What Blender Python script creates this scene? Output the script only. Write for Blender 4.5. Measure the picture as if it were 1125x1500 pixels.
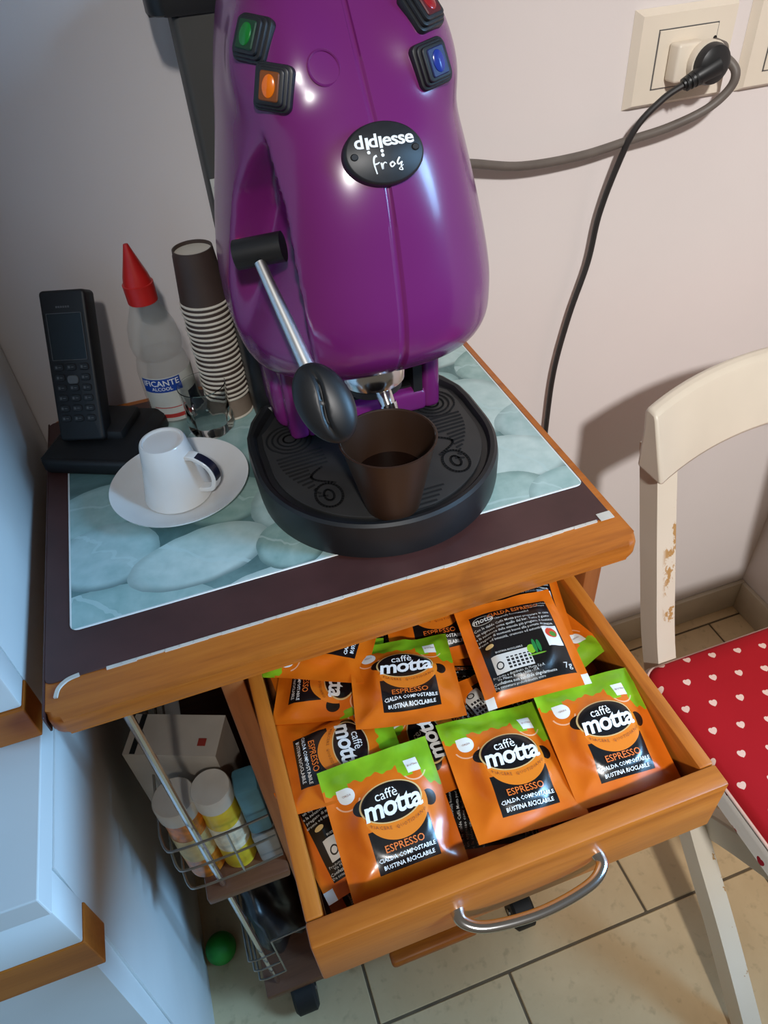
import bpy, bmesh, math, random
from mathutils import Vector, Matrix, Euler

for o in list(bpy.data.objects):
    bpy.data.objects.remove(o, do_unlink=True)
scene = bpy.context.scene
COL = scene.collection

# ------------------------------------------------------------------ camera
cam_data = bpy.data.cameras.new('camera')
cam_data.sensor_fit = 'VERTICAL'
cam_data.sensor_height = 36.0
cam_data.lens = 1049.94 / 1500 * 36.0
cam_data.clip_start = 0.02
cam = bpy.data.objects.new('camera', cam_data)
COL.objects.link(cam)
YAW, PITCH, ROLL = math.radians(15.3328), math.radians(42.4535), math.radians(5.1075)
fw = Vector((math.sin(YAW) * math.cos(PITCH), math.cos(YAW) * math.cos(PITCH), -math.sin(PITCH)))
rt = Vector((math.cos(YAW), -math.sin(YAW), 0))
dn = fw.cross(rt)
r2 = math.cos(ROLL) * rt + math.sin(ROLL) * dn
d2 = -math.sin(ROLL) * rt + math.cos(ROLL) * dn
m = Matrix((r2, -d2, -fw)).transposed().to_4x4()
m.translation = Vector((0, -0.7392, 1.239))
cam.matrix_world = m
scene.camera = cam

# ------------------------------------------------------------------ light
world = bpy.data.worlds.new('room_ambience')
scene.world = world
world.use_nodes = True
bg = world.node_tree.nodes['Background']
bg.inputs[0].default_value = (0.92, 0.80, 0.64, 1)
bg.inputs[1].default_value = 0.125

def aim(o, target):
    o.rotation_euler = (Vector(target) - o.location).to_track_quat('-Z', 'Y').to_euler()

key = bpy.data.lights.new('ceiling_lamp_light', 'SPOT')
key.energy = 238
key.color = (1.0, 0.975, 0.945)
key.shadow_soft_size = 0.075
key.spot_size = math.radians(50)
key.spot_blend = 1.0
ko = bpy.data.objects.new('ceiling_lamp_light', key)
COL.objects.link(ko)
ko.location = (-0.12, -2.05, 2.35)
aim(ko, (0.91, -0.08, 0.62))

win = bpy.data.lights.new('window_daylight', 'AREA')
win.shape = 'RECTANGLE'
win.size, win.size_y = 0.7, 0.9
win.spread = math.radians(60)
win.energy = 12
win.color = (0.30, 0.62, 1.0)
wo = bpy.data.objects.new('window_daylight', win)
COL.objects.link(wo)
wo.location = (1.60, -1.20, 1.55)
aim(wo, (-0.2, -0.42, 0.65))

scene.view_settings.view_transform = 'Standard'
scene.view_settings.look = 'None'
scene.view_settings.gamma = 1.0
scene.view_settings.use_curve_mapping = False
scene.view_settings.exposure = 0.0

# ------------------------------------------------------------------ helpers
def lin(r, g, b):
    f = lambda c: (c / 255 / 12.92) if c <= 10 else ((c / 255 + 0.055) / 1.055) ** 2.4
    return (f(r), f(g), f(b), 1.0)

class S:
    """socket expression wrapper for math nodes"""
    def __init__(s, nt, sock): s.nt, s.k = nt, sock
    def _op(s, op, *a, clamp=False):
        n = s.nt.nodes.new('ShaderNodeMath'); n.operation = op; n.use_clamp = clamp
        for i, x in enumerate((s,) + a):
            if isinstance(x, S): s.nt.links.new(x.k, n.inputs[i])
            else: n.inputs[i].default_value = x
        return S(s.nt, n.outputs[0])
    def __add__(s, o): return s._op('ADD', o)
    def __sub__(s, o): return s._op('SUBTRACT', o)
    def __mul__(s, o): return s._op('MULTIPLY', o)
    def __truediv__(s, o): return s._op('DIVIDE', o)
    def lt(s, o): return s._op('LESS_THAN', o)
    def gt(s, o): return s._op('GREATER_THAN', o)
    def sq(s): return s._op('MULTIPLY', s)
    def mx(s, o): return s._op('MAXIMUM', o)
    def mn(s, o): return s._op('MINIMUM', o)
    def ab(s): return s._op('ABSOLUTE')
    def inv(s): return s._op('MULTIPLY_ADD', -1.0, 1.0)
    def frac(s): return s._op('FRACT')
    def floor(s): return s._op('FLOOR')
    def sin(s): return s._op('SINE')
    def clamp01(s): return s._op('ADD', 0.0, clamp=True)
    def step(s, a, b):
        n = s.nt.nodes.new('ShaderNodeMapRange'); n.interpolation_type = 'SMOOTHSTEP'
        s.nt.links.new(s.k, n.inputs[0])
        n.inputs[1].default_value = a; n.inputs[2].default_value = b
        return S(s.nt, n.outputs[0])

class Mat:
    def __init__(s, name, rough=0.5, metal=0.0, spec=0.5):
        s.m = bpy.data.materials.new(name); s.m.use_nodes = True
        s.nt = s.m.node_tree
        s.b = s.nt.nodes['Principled BSDF']
        s.b.inputs['Roughness'].default_value = rough
        s.b.inputs['Metallic'].default_value = metal
        s.b.inputs['Specular IOR Level'].default_value = spec
        s._tc = None
    def color(s, c):
        if isinstance(c, (tuple, list)): s.b.inputs['Base Color'].default_value = c
        else: s.nt.links.new(c, s.b.inputs['Base Color'])
        return s
    def tc(s, which='Object'):
        if s._tc is None: s._tc = s.nt.nodes.new('ShaderNodeTexCoord')
        return s._tc.outputs[which]
    def xyz(s):
        n = s.nt.nodes.new('ShaderNodeSeparateXYZ'); s.nt.links.new(s.tc(), n.inputs[0])
        return [S(s.nt, n.outputs[i]) for i in range(3)]
    def vec(s, scale=(1, 1, 1), which='Object'):
        n = s.nt.nodes.new('ShaderNodeMapping'); s.nt.links.new(s.tc(which), n.inputs[0])
        n.inputs['Scale'].default_value = scale
        return n.outputs[0]
    def noise(s, scale, detail=3, stretch=(1, 1, 1), rough=0.5, dist=0.0):
        n = s.nt.nodes.new('ShaderNodeTexNoise'); s.nt.links.new(s.vec(stretch), n.inputs['Vector'])
        n.inputs['Scale'].default_value = scale; n.inputs['Detail'].default_value = detail
        n.inputs['Roughness'].default_value = rough; n.inputs['Distortion'].default_value = dist
        return S(s.nt, n.outputs['Fac'])
    def mix(s, a, b, f):
        n = s.nt.nodes.new('ShaderNodeMix'); n.data_type = 'RGBA'
        for i, x in ((6, a), (7, b)):
            if isinstance(x, (tuple, list)): n.inputs[i].default_value = x
            else: s.nt.links.new(x, n.inputs[i])
        if isinstance(f, S): s.nt.links.new(f.k, n.inputs[0])
        else: n.inputs[0].default_value = f
        return n.outputs[2]
    def ramp(s, fac, stops):
        n = s.nt.nodes.new('ShaderNodeValToRGB'); s.nt.links.new(fac.k, n.inputs[0])
        el = n.color_ramp.elements
        while len(el) < len(stops): el.new(0.5)
        for e, (p, c) in zip(el, stops): e.position = p; e.color = c
        return n.outputs[0]
    def bump(s, fac, strength=0.2, dist=0.001):
        n = s.nt.nodes.new('ShaderNodeBump'); s.nt.links.new(fac.k, n.inputs['Height'])
        n.inputs['Strength'].default_value = strength; n.inputs['Distance'].default_value = dist
        s.nt.links.new(n.outputs[0], s.b.inputs['Normal'])
        return s
    def setr(s, f): s.nt.links.new(f.k, s.b.inputs['Roughness']); return s
    def coat(s, w=0.5, r=0.1):
        s.b.inputs['Coat Weight'].default_value = w; s.b.inputs['Coat Roughness'].default_value = r; return s

def plain(name, c, rough=0.5, metal=0.0, var=0.06, scale=40, bump=0.0, spec=0.5):
    M = Mat(name, rough, metal, spec)
    n = M.noise(scale, 3)
    d = tuple(x * (1 - var * 2) for x in c[:3]) + (1,)
    l = tuple(min(1, x * (1 + var * 2)) for x in c[:3]) + (1,)
    M.color(M.ramp(n, [(0.3, d), (0.7, l)]))
    if bump: M.bump(n, bump, 0.001)
    return M.m

def glassy(name, c, rough=0.03, ior=1.45, trans=1.0):
    M = Mat(name, rough); M.color(c)
    M.b.inputs['Transmission Weight'].default_value = trans
    M.b.inputs['IOR'].default_value = ior
    return M.m

def obj(name, me, mat=None, parent=None):
    o = bpy.data.objects.new(name, me)
    COL.objects.link(o)
    if mat is not None and len(me.materials) == 0: me.materials.append(mat)
    if parent is not None: o.parent = parent
    return o

def tag(o, label, cat, group=None):
    o['label'] = label; o['category'] = cat
    if group: o['group'] = group
    return o

def thing(name, label, cat, loc=(0, 0, 0), rot=(0, 0, 0), group=None):
    o = bpy.data.objects.new(name, None)
    o.empty_display_size = 0.05
    COL.objects.link(o)
    o.location = loc; o.rotation_euler = rot
    return tag(o, label, cat, group)

class MB:
    def __init__(s): s.v = []; s.f = []
    def add(s, v, f, M=None):
        n = len(s.v)
        s.v += [tuple(M @ Vector(p)) if M else tuple(p) for p in v]
        s.f += [tuple(i + n for i in q) for q in f]
        return s
    def box(s, x0, x1, y0, y1, z0, z1, bev=0.0, seg=2, M=None):
        bm = bmesh.new()
        bmesh.ops.create_cube(bm, size=1.0)
        for v in bm.verts:
            v.co = Vector((x0 + (v.co.x + .5) * (x1 - x0), y0 + (v.co.y + .5) * (y1 - y0), z0 + (v.co.z + .5) * (z1 - z0)))
        if bev > 0:
            bmesh.ops.bevel(bm, geom=list(bm.edges), offset=bev, segments=seg, profile=0.5, affect='EDGES', clamp_overlap=True)
        return s.bm(bm, M)
    def bm(s, bm, M=None):
        bm.verts.index_update()
        s.add([v.co[:] for v in bm.verts], [[v.index for v in f.verts] for f in bm.faces], M)
        bm.free(); return s
    def prism(s, poly, z0, z1, bev=0.0, seg=2, M=None):
        bm = bmesh.new()
        b = [bm.verts.new((x, y, z0)) for x, y in poly]; t = [bm.verts.new((x, y, z1)) for x, y in poly]
        bm.faces.new(b[::-1]); top = bm.faces.new(t)
        k = len(poly)
        for i in range(k): bm.faces.new((b[i], b[(i + 1) % k], t[(i + 1) % k], t[i]))
        if bev > 0:
            ed = [e for e in bm.edges if abs(e.verts[0].co.z - e.verts[1].co.z) < 1e-9]
            bmesh.ops.bevel(bm, geom=ed, offset=bev, segments=seg, profile=0.5, affect='EDGES', clamp_overlap=True)
        return s.bm(bm, M)
    def lathe(s, prof, seg=32, cx=0, cy=0, closed=False, M=None):
        v = []; f = []
        n = len(prof)
        for r, z in prof:
            for k in range(seg):
                a = 2 * math.pi * k / seg
                v.append((cx + r * math.cos(a), cy + r * math.sin(a), z))
        for i in range(n - 1 + (1 if closed else 0)):
            j = (i + 1) % n
            for k in range(seg):
                l = (k + 1) % seg
                f.append((i * seg + k, i * seg + l, j * seg + l, j * seg + k))
        return s.add(v, f, M)
    def tube(s, pts, r, seg=10, cap=True, M=None, flat=1.0):
        pts = [Vector(p) for p in pts]
        rs = r if isinstance(r, (list, tuple)) else [r] * len(pts)
        v = []; f = []
        up = Vector((0, 0, 1))
        prev = None
        for i, p in enumerate(pts):
            t = (pts[min(i + 1, len(pts) - 1)] - pts[max(i - 1, 0)]).normalized()
            if prev is None:
                a = t.cross(up)
                if a.length < 1e-3: a = t.cross(Vector((1, 0, 0)))
            else:
                a = prev - t * prev.dot(t)
            a.normalize(); prev = a
            b = t.cross(a)
            for k in range(seg):
                an = 2 * math.pi * k / seg
                v.append(p + rs[i] * (math.cos(an) * a + flat * math.sin(an) * b))
        for i in range(len(pts) - 1):
            for k in range(seg):
                l = (k + 1) % seg
                f.append((i * seg + k, i * seg + l, (i + 1) * seg + l, (i + 1) * seg + k))
        if cap:
            f.append(tuple(range(seg))[::-1]); f.append(tuple((len(pts) - 1) * seg + k for k in range(seg)))
        return s.add([tuple(q) for q in v], f, M)
    def mesh(s, name, off=(0, 0, 0), smooth=True, angle=35):
        me = bpy.data.meshes.new(name)
        me.from_pydata([(x - off[0], y - off[1], z - off[2]) for x, y, z in s.v], [], s.f)
        bm = bmesh.new(); bm.from_mesh(me)
        bmesh.ops.recalc_face_normals(bm, faces=bm.faces)
        for f in bm.faces: f.smooth = smooth
        if smooth:
            ca = math.radians(angle)
            for e in bm.edges:
                if len(e.link_faces) == 2 and e.calc_face_angle(0) > ca: e.smooth = False
        bm.to_mesh(me); bm.free()
        return me
    def part(s, name, mat, parent, smooth=True, angle=35):
        """parent is a thing (or a part of a thing) standing unrotated; coordinates are world ones"""
        root = parent
        while root.parent: root = root.parent
        return obj(name, s.mesh(name, root.location, smooth, angle), mat, parent)
    def local(s, name, mat, parent, smooth=True, angle=35):
        return obj(name, s.mesh(name, (0, 0, 0), smooth, angle), mat, parent)
    def solo(s, name, mat, loc, smooth=True, angle=35):
        o = obj(name, s.mesh(name, loc, smooth, angle), mat); o.location = loc
        return o

def spline(pts, n=8):
    P = [Vector(p) for p in pts]; out = []
    for i in range(len(P) - 1):
        p0, p1, p2, p3 = P[max(i - 1, 0)], P[i], P[i + 1], P[min(i + 2, len(P) - 1)]
        for k in range(n):
            t = k / n
            out.append(0.5 * ((2 * p1) + (p2 - p0) * t + (2 * p0 - 5 * p1 + 4 * p2 - p3) * t * t + (3 * p1 - p0 - 3 * p2 + p3) * t ** 3))
    out.append(P[-1]); return out

def rrect(x0, x1, y0, y1, r, n=6):
    out = []
    for cx, cy, a0 in ((x1 - r, y1 - r, 0), (x0 + r, y1 - r, 90), (x0 + r, y0 + r, 180), (x1 - r, y0 + r, 270)):
        for k in range(n + 1):
            a = math.radians(a0 + 90 * k / n); out.append((cx + r * math.cos(a), cy + r * math.sin(a)))
    return out

_text_cache = {}
def text(body, size=1.0, res=3, bold=0.0, shear=0.0, align='CENTER', space=1.0):
    k = (body, res, bold, shear, align, space)
    if k not in _text_cache:
        cu = bpy.data.curves.new('txt', 'FONT'); cu.body = body; cu.resolution_u = res
        cu.offset = bold; cu.shear = shear; cu.align_x = align; cu.align_y = 'CENTER'; cu.space_character = space
        o = bpy.data.objects.new('txt', cu); COL.objects.link(o)
        dg = bpy.context.evaluated_depsgraph_get(); dg.update()
        me = bpy.data.meshes.new_from_object(o.evaluated_get(dg))
        _text_cache[k] = ([v.co[:2] for v in me.vertices], [tuple(p.vertices) for p in me.polygons])
        bpy.data.objects.remove(o, do_unlink=True); bpy.data.curves.remove(cu); bpy.data.meshes.remove(me)
    v, f = _text_cache[k]
    return [(x * size, y * size) for x, y in v], f

def frame(normal, up=(0, 0, 1)):
    n = Vector(normal).normalized(); u = Vector(up); u = (u - n * u.dot(n)).normalized(); r = u.cross(n)
    return Matrix((r, u, n)).transposed()

def place(loc, normal, up=(0, 0, 1), spin=0.0):
    M = frame(normal, up).to_4x4() @ Matrix.Rotation(spin, 4, 'Z')
    M.translation = Vector(loc); return M

def ribbon_flat(pts, w, z0, z1):
    pts = spline([(a, b, 0) for a, b in pts], 5); n = len(pts); v = []; f = []
    for i, p in enumerate(pts):
        t = (pts[min(i + 1, n - 1)] - pts[max(i - 1, 0)]).normalized(); q = Vector((-t.y, t.x, 0)) * w / 2
        v += [(p.x - q.x, p.y - q.y, z0), (p.x + q.x, p.y + q.y, z0), (p.x + q.x, p.y + q.y, z1), (p.x - q.x, p.y - q.y, z1)]
    for i in range(n - 1):
        for k in range(4): f.append((i * 4 + k, i * 4 + (k + 1) % 4, (i + 1) * 4 + (k + 1) % 4, (i + 1) * 4 + k))
    f += [(3, 2, 1, 0), tuple((n - 1) * 4 + k for k in range(4))]
    return v, f

HT = 0.819     # height of the cart top

# ------------------------------------------------------------------ materials
def wall_mat(name, c):
    M = Mat(name, 0.85, spec=0.2)
    n = M.noise(3.0, 4); f = M.noise(220, 2)
    M.color(M.ramp(n, [(0.3, tuple(x * .95 for x in c[:3]) + (1,)), (0.7, c)]))
    M.bump(f, 0.12, 0.0006)
    return M.m
m_wall = wall_mat('wall_paint_cream', lin(226, 218, 216))

def wood_mat(name, dark, mid, light, scale=1.0, axis=0, rough=0.42, wear=True):
    M = Mat(name, rough)
    st = [9, 9, 9]; st[axis] = 0.7
    n = M.noise(6 * scale, 5, tuple(st), 0.6, 0.6)
    g = M.noise(40 * scale, 3, tuple(st), 0.6)
    c = M.ramp(n * 0.7 + g * 0.3, [(0.30, dark), (0.5, mid), (0.72, light)])
    if wear:
        w = M.noise(14, 4).step(0.62, 0.78)
        c = M.mix(c, tuple(x * .72 for x in dark[:3]) + (1,), w * 0.55)
    M.color(c); M.bump(g, 0.08, 0.0004)
    return M.m
m_beech = wood_mat('honey_beech', lin(146, 76, 18), lin(176, 98, 27), lin(192, 114, 38))
m_beech_y = wood_mat('honey_beech_long', lin(146, 76, 18), lin(176, 98, 27), lin(192, 114, 38), axis=1)
m_beech_z = wood_mat('honey_beech_upright', lin(120, 66, 28), lin(142, 80, 38), lin(155, 92, 46), axis=2)
m_drawer_in = wood_mat('drawer_inside', lin(110, 58, 24), lin(132, 74, 34), lin(146, 86, 42), axis=0)
m_shelf = wood_mat('brown_shelf', lin(84, 50, 30), lin(104, 62, 38), lin(116, 72, 46))
m_cover = plain('aubergine_laminate', lin(72, 44, 42), 0.42, var=0.08, scale=25, bump=0.05)
m_tape = plain('white_edge_tape', lin(205, 200, 190), 0.5, var=0.05)
m_chrome = plain('chrome', (0.75, 0.75, 0.76, 1), 0.16, 1.0, var=0.01)
m_steel = plain('dull_steel', (0.42, 0.41, 0.38, 1), 0.35, 1.0, var=0.05)
m_blackp = plain('black_plastic', lin(24, 25, 27), 0.42, var=0.1)
m_blackm = plain('matt_black_rubber', lin(17, 17, 18), 0.62, var=0.1)
m_phone = plain('phone_black', lin(20, 20, 22), 0.5, var=0.1)
m_white_lam = plain('white_laminate', lin(214, 214, 212), 0.5, var=0.02, scale=8)
m_oak_edge = wood_mat('oak_edge', lin(158, 84, 24), lin(178, 98, 30), lin(190, 110, 40), wear=False)
m_porcelain = plain('porcelain', lin(222, 222, 220), 0.14, var=0.01)
m_navy = plain('navy_print', lin(24, 26, 44), 0.3, var=0.03)

# ------------------------------------------------------------------ the setting
def struct(o): o['kind'] = 'structure'; return o

struct(MB().box(-1.6, 1.06, 0.0, 0.08, 0, 2.6).solo('wall_back', m_wall, (0, 0, 0), False))
struct(MB().box(0.965, 1.06, -0.83, 0.0, 0, 2.6).solo('wall_right', m_wall, (0, 0, 0), False))
m_base = plain('baseboard_tile', lin(196, 184, 164), 0.5, var=0.05, scale=12)
struct(MB().box(-1.6, 0.965, -0.010, 0.0, 0, 0.075, 0.002).solo('baseboard_back', m_base, (0, 0, 0)))
struct(MB().box(0.955, 0.965, -0.83, -0.01, 0, 0.075, 0.002).solo('baseboard_right', m_base, (0, 0, 0)))

m_grout = plain('grout', lin(104, 90, 70), 0.9, var=0.1)
fl = struct(MB().box(-1.6, 2.4, -2.6, 0.08, -0.06, -0.002).solo('floor', m_grout, (0, 0, 0), False))
def tile_mat(name, a, b, seed):
    M = Mat(name, 0.38)
    n = M.noise(5 + seed, 5, (1, 1, 1), 0.6, 0.4); k = M.noise(60, 3)
    M.color(M.mix(M.ramp(n, [(0.3, a), (0.7, b)]), lin(150, 126, 90), k.step(0.55, 0.75) * 0.35))
    M.bump(k, 0.04, 0.0005)
    return M.m
m_tiles = [tile_mat('stone_tile_a', lin(214, 186, 142), lin(230, 204, 162), 0), tile_mat('stone_tile_b', lin(208, 180, 138), lin(226, 200, 158), 2)]
rng = random.Random(4)
TX, TY = 0.4404, 0.436
tile_me = {}
for row in range(-4, 2):
    y1 = -0.4657 + TY * (row + 1); y0 = y1 - TY
    off = 0.0 if row % 2 == 0 else 0.204
    for c in range(-4, 6):
        x0 = off + c * TX; x1 = x0 + TX
        X0, X1, Y0, Y1 = max(x0, -1.6), min(x1, 2.4), max(y0, -2.6), min(y1, -0.005)
        if X1 - X0 < .03 or Y1 - Y0 < .02: continue
        key_ = (round(X1 - X0, 3), round(Y1 - Y0, 3), rng.randint(0, 1))
        if key_ not in tile_me:
            me = MB().box(0.002, X1 - X0 - 0.002, 0.002, Y1 - Y0 - 0.002, -0.008, 0.0, 0.0012, 1).mesh('tile')
            me.materials.append(m_tiles[key_[2]]); tile_me[key_] = me
        t = obj('tile', tile_me[key_], None, fl); t.location = (X0, Y0, 0)

# ------------------------------------------------------------------ white two-tier cabinet on the left
cab = thing('kitchen_cabinet', 'white two-tier kitchen cabinet with wooden pull strips, left of the cart', 'cabinet', (-0.45, -0.25, 0))
def hexa(bl, tl):  # bottom rect (x0,x1,y0,y1,z) and top rect
    v = []
    for x0, x1, y0, y1, z in (bl, tl): v += [(x0, y0, z), (x1, y0, z), (x1, y1, z), (x0, y1, z)]
    return v, [(3, 2, 1, 0), (4, 5, 6, 7), (0, 1, 5, 4), (1, 2, 6, 5), (2, 3, 7, 6), (3, 0, 4, 7)]
MB().add(*hexa((-.86, -.226, -.462, -.002, 0), (-.86, -.1785, -.474, -.002, .752))).part('lower_carcass', m_white_lam, cab, False)
MB().box(-.86, -.1795, -.5045, -.0021, .7525, .7765, .001).part('counter_board', m_white_lam, cab, False)
MB().box(-.86, -.1790, -.3575, -.0022, .777, 1.75).part('upper_carcass', m_white_lam, cab, False)
dr = MB().box(-.86, -.1800, -.5030, -.4745, .694, .7520, .0015).part('drawer_front', m_white_lam, cab)
MB().box(-.86, -.1790, -.5035, -.4750, .648, .6935, .001).part('pull_strip', m_oak_edge, dr, False)
dr = MB().add(*hexa((-.86, -.222, -.492, -.466, .08), (-.86, -.188, -.500, -.472, .644))).part('door', m_white_lam, cab, False)
dr = MB().box(-.86, -.1790, -.3830, -.3580, .8130, 1.40, .0015).part('door', m_white_lam, cab)
MB().box(-.86, -.1780, -.3850, -.3580, .7775, .8125, .001).part('pull_strip', m_oak_edge, dr, False)

# ------------------------------------------------------------------ cart
cart = thing('kitchen_cart', 'wooden kitchen cart on black casters with an open drawer of coffee sachets', 'cart', (0.071, -0.22, 0))
MB().prism(rrect(-.161, .303, -.410, -.022, .012, 5), .802, HT, .0045, 3).part('top_board', m_beech, cart)
cov = MB().prism(rrect(-.1615, .2965, -.3762, -.030, .006, 3), HT, HT + .0012, .0005, 1).part('laminate_cover', m_cover, cart)
MB().box(-.1628, -.1612, -.404, -.030, .8035, HT + .0010, .0004, 1).part('edge_band', m_cover, cart)
tp = MB()
r_ = random.Random(2)
xs = [-.118 + .0105 * i for i in range(39)]
for i in range(38):
    w = .0010 + .0010 * r_.random()
    tp.box(xs[i], xs[i + 1] + .0003, -.3762 - w, -.3758, HT + .0001, HT + .0014)
tp.part('edge_tape', m_tape, cart, False)
MB().box(.284, .2965, -.3790, -.3705, HT + .0014, HT + .0020).part('peeling_tape', m_tape, cart, False)
tp = MB()
tp.add(*ribbon_flat([(-.1535, -.3900), (-.1515, -.3825), (-.1455, -.3772), (-.1370, -.3755)], .0026, HT + .0004, HT + .0020))
tp.part('peeling_tape', m_tape, cart, False)
# uprights and shelves
MB().box(.268, .284, -.392, -.035, .085, .8015, .002).part('side_panel', m_beech_z, cart)
MB().box(-.047, -.029, -.388, -.035, .085, .8015, .002).part('divider_panel', m_beech_z, cart)
MB().box(-.137, -.0475, -.398, -.05, .425, .440, .003).part('shelf', m_shelf, cart)
MB().box(-.0285, .2675, -.380, -.05, .425, .440, .003).part('shelf', m_shelf, cart)
MB().box(-.137, .284, -.402, -.035, .070, .0845, .003).part('base_board', m_shelf, cart)
MB().box(-.137, .284, -.046, -.036, .0850, .8010).part('back_panel', m_shelf, cart)
MB().box(.040, .172, -.424, -.4025, .066, .084, .006, 3).part('base_rail', m_beech, cart)
MB().tube([(-.118, -.386, .441), (-.118, -.386, .801)], .0036, 10).part('post_rod', m_chrome, cart)
MB().tube([(-.118, -.386, .085), (-.118, -.386, .424)], .0036, 10).part('post_rod', m_chrome, cart)
MB().tube([(-.130, -.06, .441), (-.130, -.06, .801)], .0036, 10).part('post_rod', m_chrome, cart)
for z in (.475, .520, .565):
    MB().tube(spline([(-.150, -.377, z), (-.146, -.392, z), (-.136, -.397, z), (-.09, -.397, z), (-.0478, -.394, z)], 5), .0014, 6).part('rack_wire', m_steel, cart)
    MB().tube([(-.150, -.377, z), (-.150, -.07, z)], .0014, 6).part('rack_wire', m_steel, cart)
MB().tube([(-.089, -.397, .475), (-.089, -.397, .565)], .0012, 6).part('rack_wire', m_steel, cart)
for z in (.13, .17, .21):
    MB().tube(spline([(-.136, -.30, z), (-.136, -.378, z), (-.132, -.392, z), (-.10, -.392, z)], 5), .0013, 6).part('rack_wire', m_steel, cart)
MB().tube([(-.10, -.392, .13), (-.10, -.392, .25), (-.0478, -.392, .255)], .0013, 6).part('rack_wire', m_steel, cart)
for x, y in ((-.090, -.388), (.252, -.395), (-.09, -.07), (.252, -.07)):
    c = MB().box(x - .014, x + .014, y - .004, y + .020, .046, .0695, .003).part('caster_housing', m_blackp, cart)
    MB().lathe([(0.001, -.017), (.024, -.017), (.029, -.013), (.029, .013), (.024, .017), (.001, .017)], 24,
               M=Matrix.Translation((x, y - .006, .0295)) @ Matrix.Rotation(math.pi / 2, 4, 'Y')).part('caster_wheel', m_blackm, c)
    MB().tube([(x - .019, y - .006, .0295), (x + .019, y - .006, .0295)], .005, 10).part('axle', m_steel, c)
# the open drawer
DY0, DY1 = -.5875, -.388      # front face and the edge of the top
DZ0, DZ1 = .712, .7725
dw = MB().box(-.0140, .2490, -.5725, -.10, .716, .720).box(-.0140, .2490, -.112, -.100, .7205, .765).part('drawer', m_drawer_in, cart, False)
MB().box(-.0255, -.0145, -.5722, -.10, DZ0 + .002, DZ1, .0015).part('side_board', m_beech_y, dw)
MB().box(.2495, .2605, -.5722, -.10, DZ0 + .002, DZ1, .0015).part('side_board', m_beech_y, dw)
MB().box(-.0260, .2610, -.5880, -.5724, DZ0, DZ1, .0018).part('front_board', m_beech, dw)
hp = spline([(.0665, -.586, .741), (.0675, -.5950, .740), (.082, -.6025, .7385), (.117, -.6060, .7375), (.152, -.6025, .738), (.1665, -.5950, .739), (.1675, -.586, .740)], 8)
n = len(hp)
MB().tube(hp, [.0036 + .0016 * (abs(2 * i / (n - 1) - 1) ** 3) for i in range(n)], 14, flat=.8).part('handle', m_chrome, dw)

# ------------------------------------------------------------------ placemat
def mat_mat():
    M = Mat('pebble_print', 0.33)
    x, y, z = M.xyz()
    n1 = M.noise(14, 5, rough=.62, dist=.8); n2 = M.noise(70, 3); wv = M.noise(9, 3, dist=2.2)
    xd = x + (n1 - 0.5) * 0.010; yd = y + (M.noise(12, 3) - 0.5) * 0.010
    col = M.ramp(n1, [(0.3, lin(62, 92, 92)), (0.7, lin(112, 146, 146))])
    stones = [(.060, .245, .060, .045, 0, 0), (.18, .20, .07, .05, 10, 1), (.30, .25, .07, .04, -8, 2), (.405, .262, .055, .030, 5, 3),
              (.085, .175, .05, .03, 20, 2), (.29, .16, .07, .045, 5, 0), (.355, .205, .05, .030, 0, 1),
              (.452, .215, .045, .040, 15, 0), (.395, .150, .052, .052, 30, 3), (.026, .135, .050, .034, 12, 1), (.136, .105, .040, .034, 0, 0),
              (.205, .075, .05, .045, 0, 2), (.30, .075, .06, .045, 0, 1), (.452, .105, .048, .036, 10, 2), (.400, .058, .050, .034, -12, 3),
              (.36, .006, .055, .036, 12, 0), (.430, -.004, .042, .034, 0, 1), (.045, -.012, .085, .045, -14, 1),
              (.150, -.022, .05, .03, 5, 3), (.235, -.010, .07, .042, 0, 2), (.030, .074, .044, .040, 0, 2), (.105, .043, .060, .032, 8, 3), (.180, .028, .030, .030, 0, 0)]
    tones = [((120, 158, 154), (170, 198, 194)), ((132, 170, 168), (176, 204, 202)), ((146, 180, 180), (186, 210, 210)), ((160, 190, 188), (200, 220, 218))]
    for cx, cy, rx, ry, a, t in stones:
        a = math.radians(a); ca, sa = math.cos(a), math.sin(a)
        dx, dy = xd - cx, yd - cy
        u = (dx * ca + dy * sa) / rx; v = (dy * ca - dx * sa) / ry
        d = u.sq() + v.sq()
        lo, hi = tones[t]
        base = M.ramp(n1 * .6 + n2 * .4, [(.32, lin(*lo)), (.68, lin(*hi))])
        rim = d.step(0.62, 1.0)
        base = M.mix(base, tuple(c * .50 for c in lin(*lo)[:3]) + (1,), rim * (v * -0.35 + 0.6).clamp01())
        vein = ((u * (0.5 + .3 * t) + v * 0.9 + wv * 1.6 - 0.9).ab().lt(0.035 + 0.01 * t))
        base = M.mix(base, lin(186, 212, 212), vein * 0.55)
        col = M.mix(col, base, d.lt(1.0))
    ex = x.mn(x * -1.0 + .438); ey = y.mn(y * -1.0 + .280)
    col = M.mix(col, lin(224, 228, 226), ex.mn(ey).lt(.0016))
    M.color(col); M.setr(n2 * .2 + .24)
    return M.m
mo = MB().prism([(a, b) for a, b in rrect(-.143, .295, -.333, -.053, .007, 4)], HT + .0013, HT + .0023, .0004, 1).mesh('placemat', (-.143, -.333, HT + .0013))
pm = obj('placemat', mo, mat_mat()); pm.location = (-.143, -.333, HT + .0013)
tag(pm, 'pale teal placemat printed with smooth pebbles, lying on the cart top', 'placemat')
MT = HT + .0024

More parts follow.
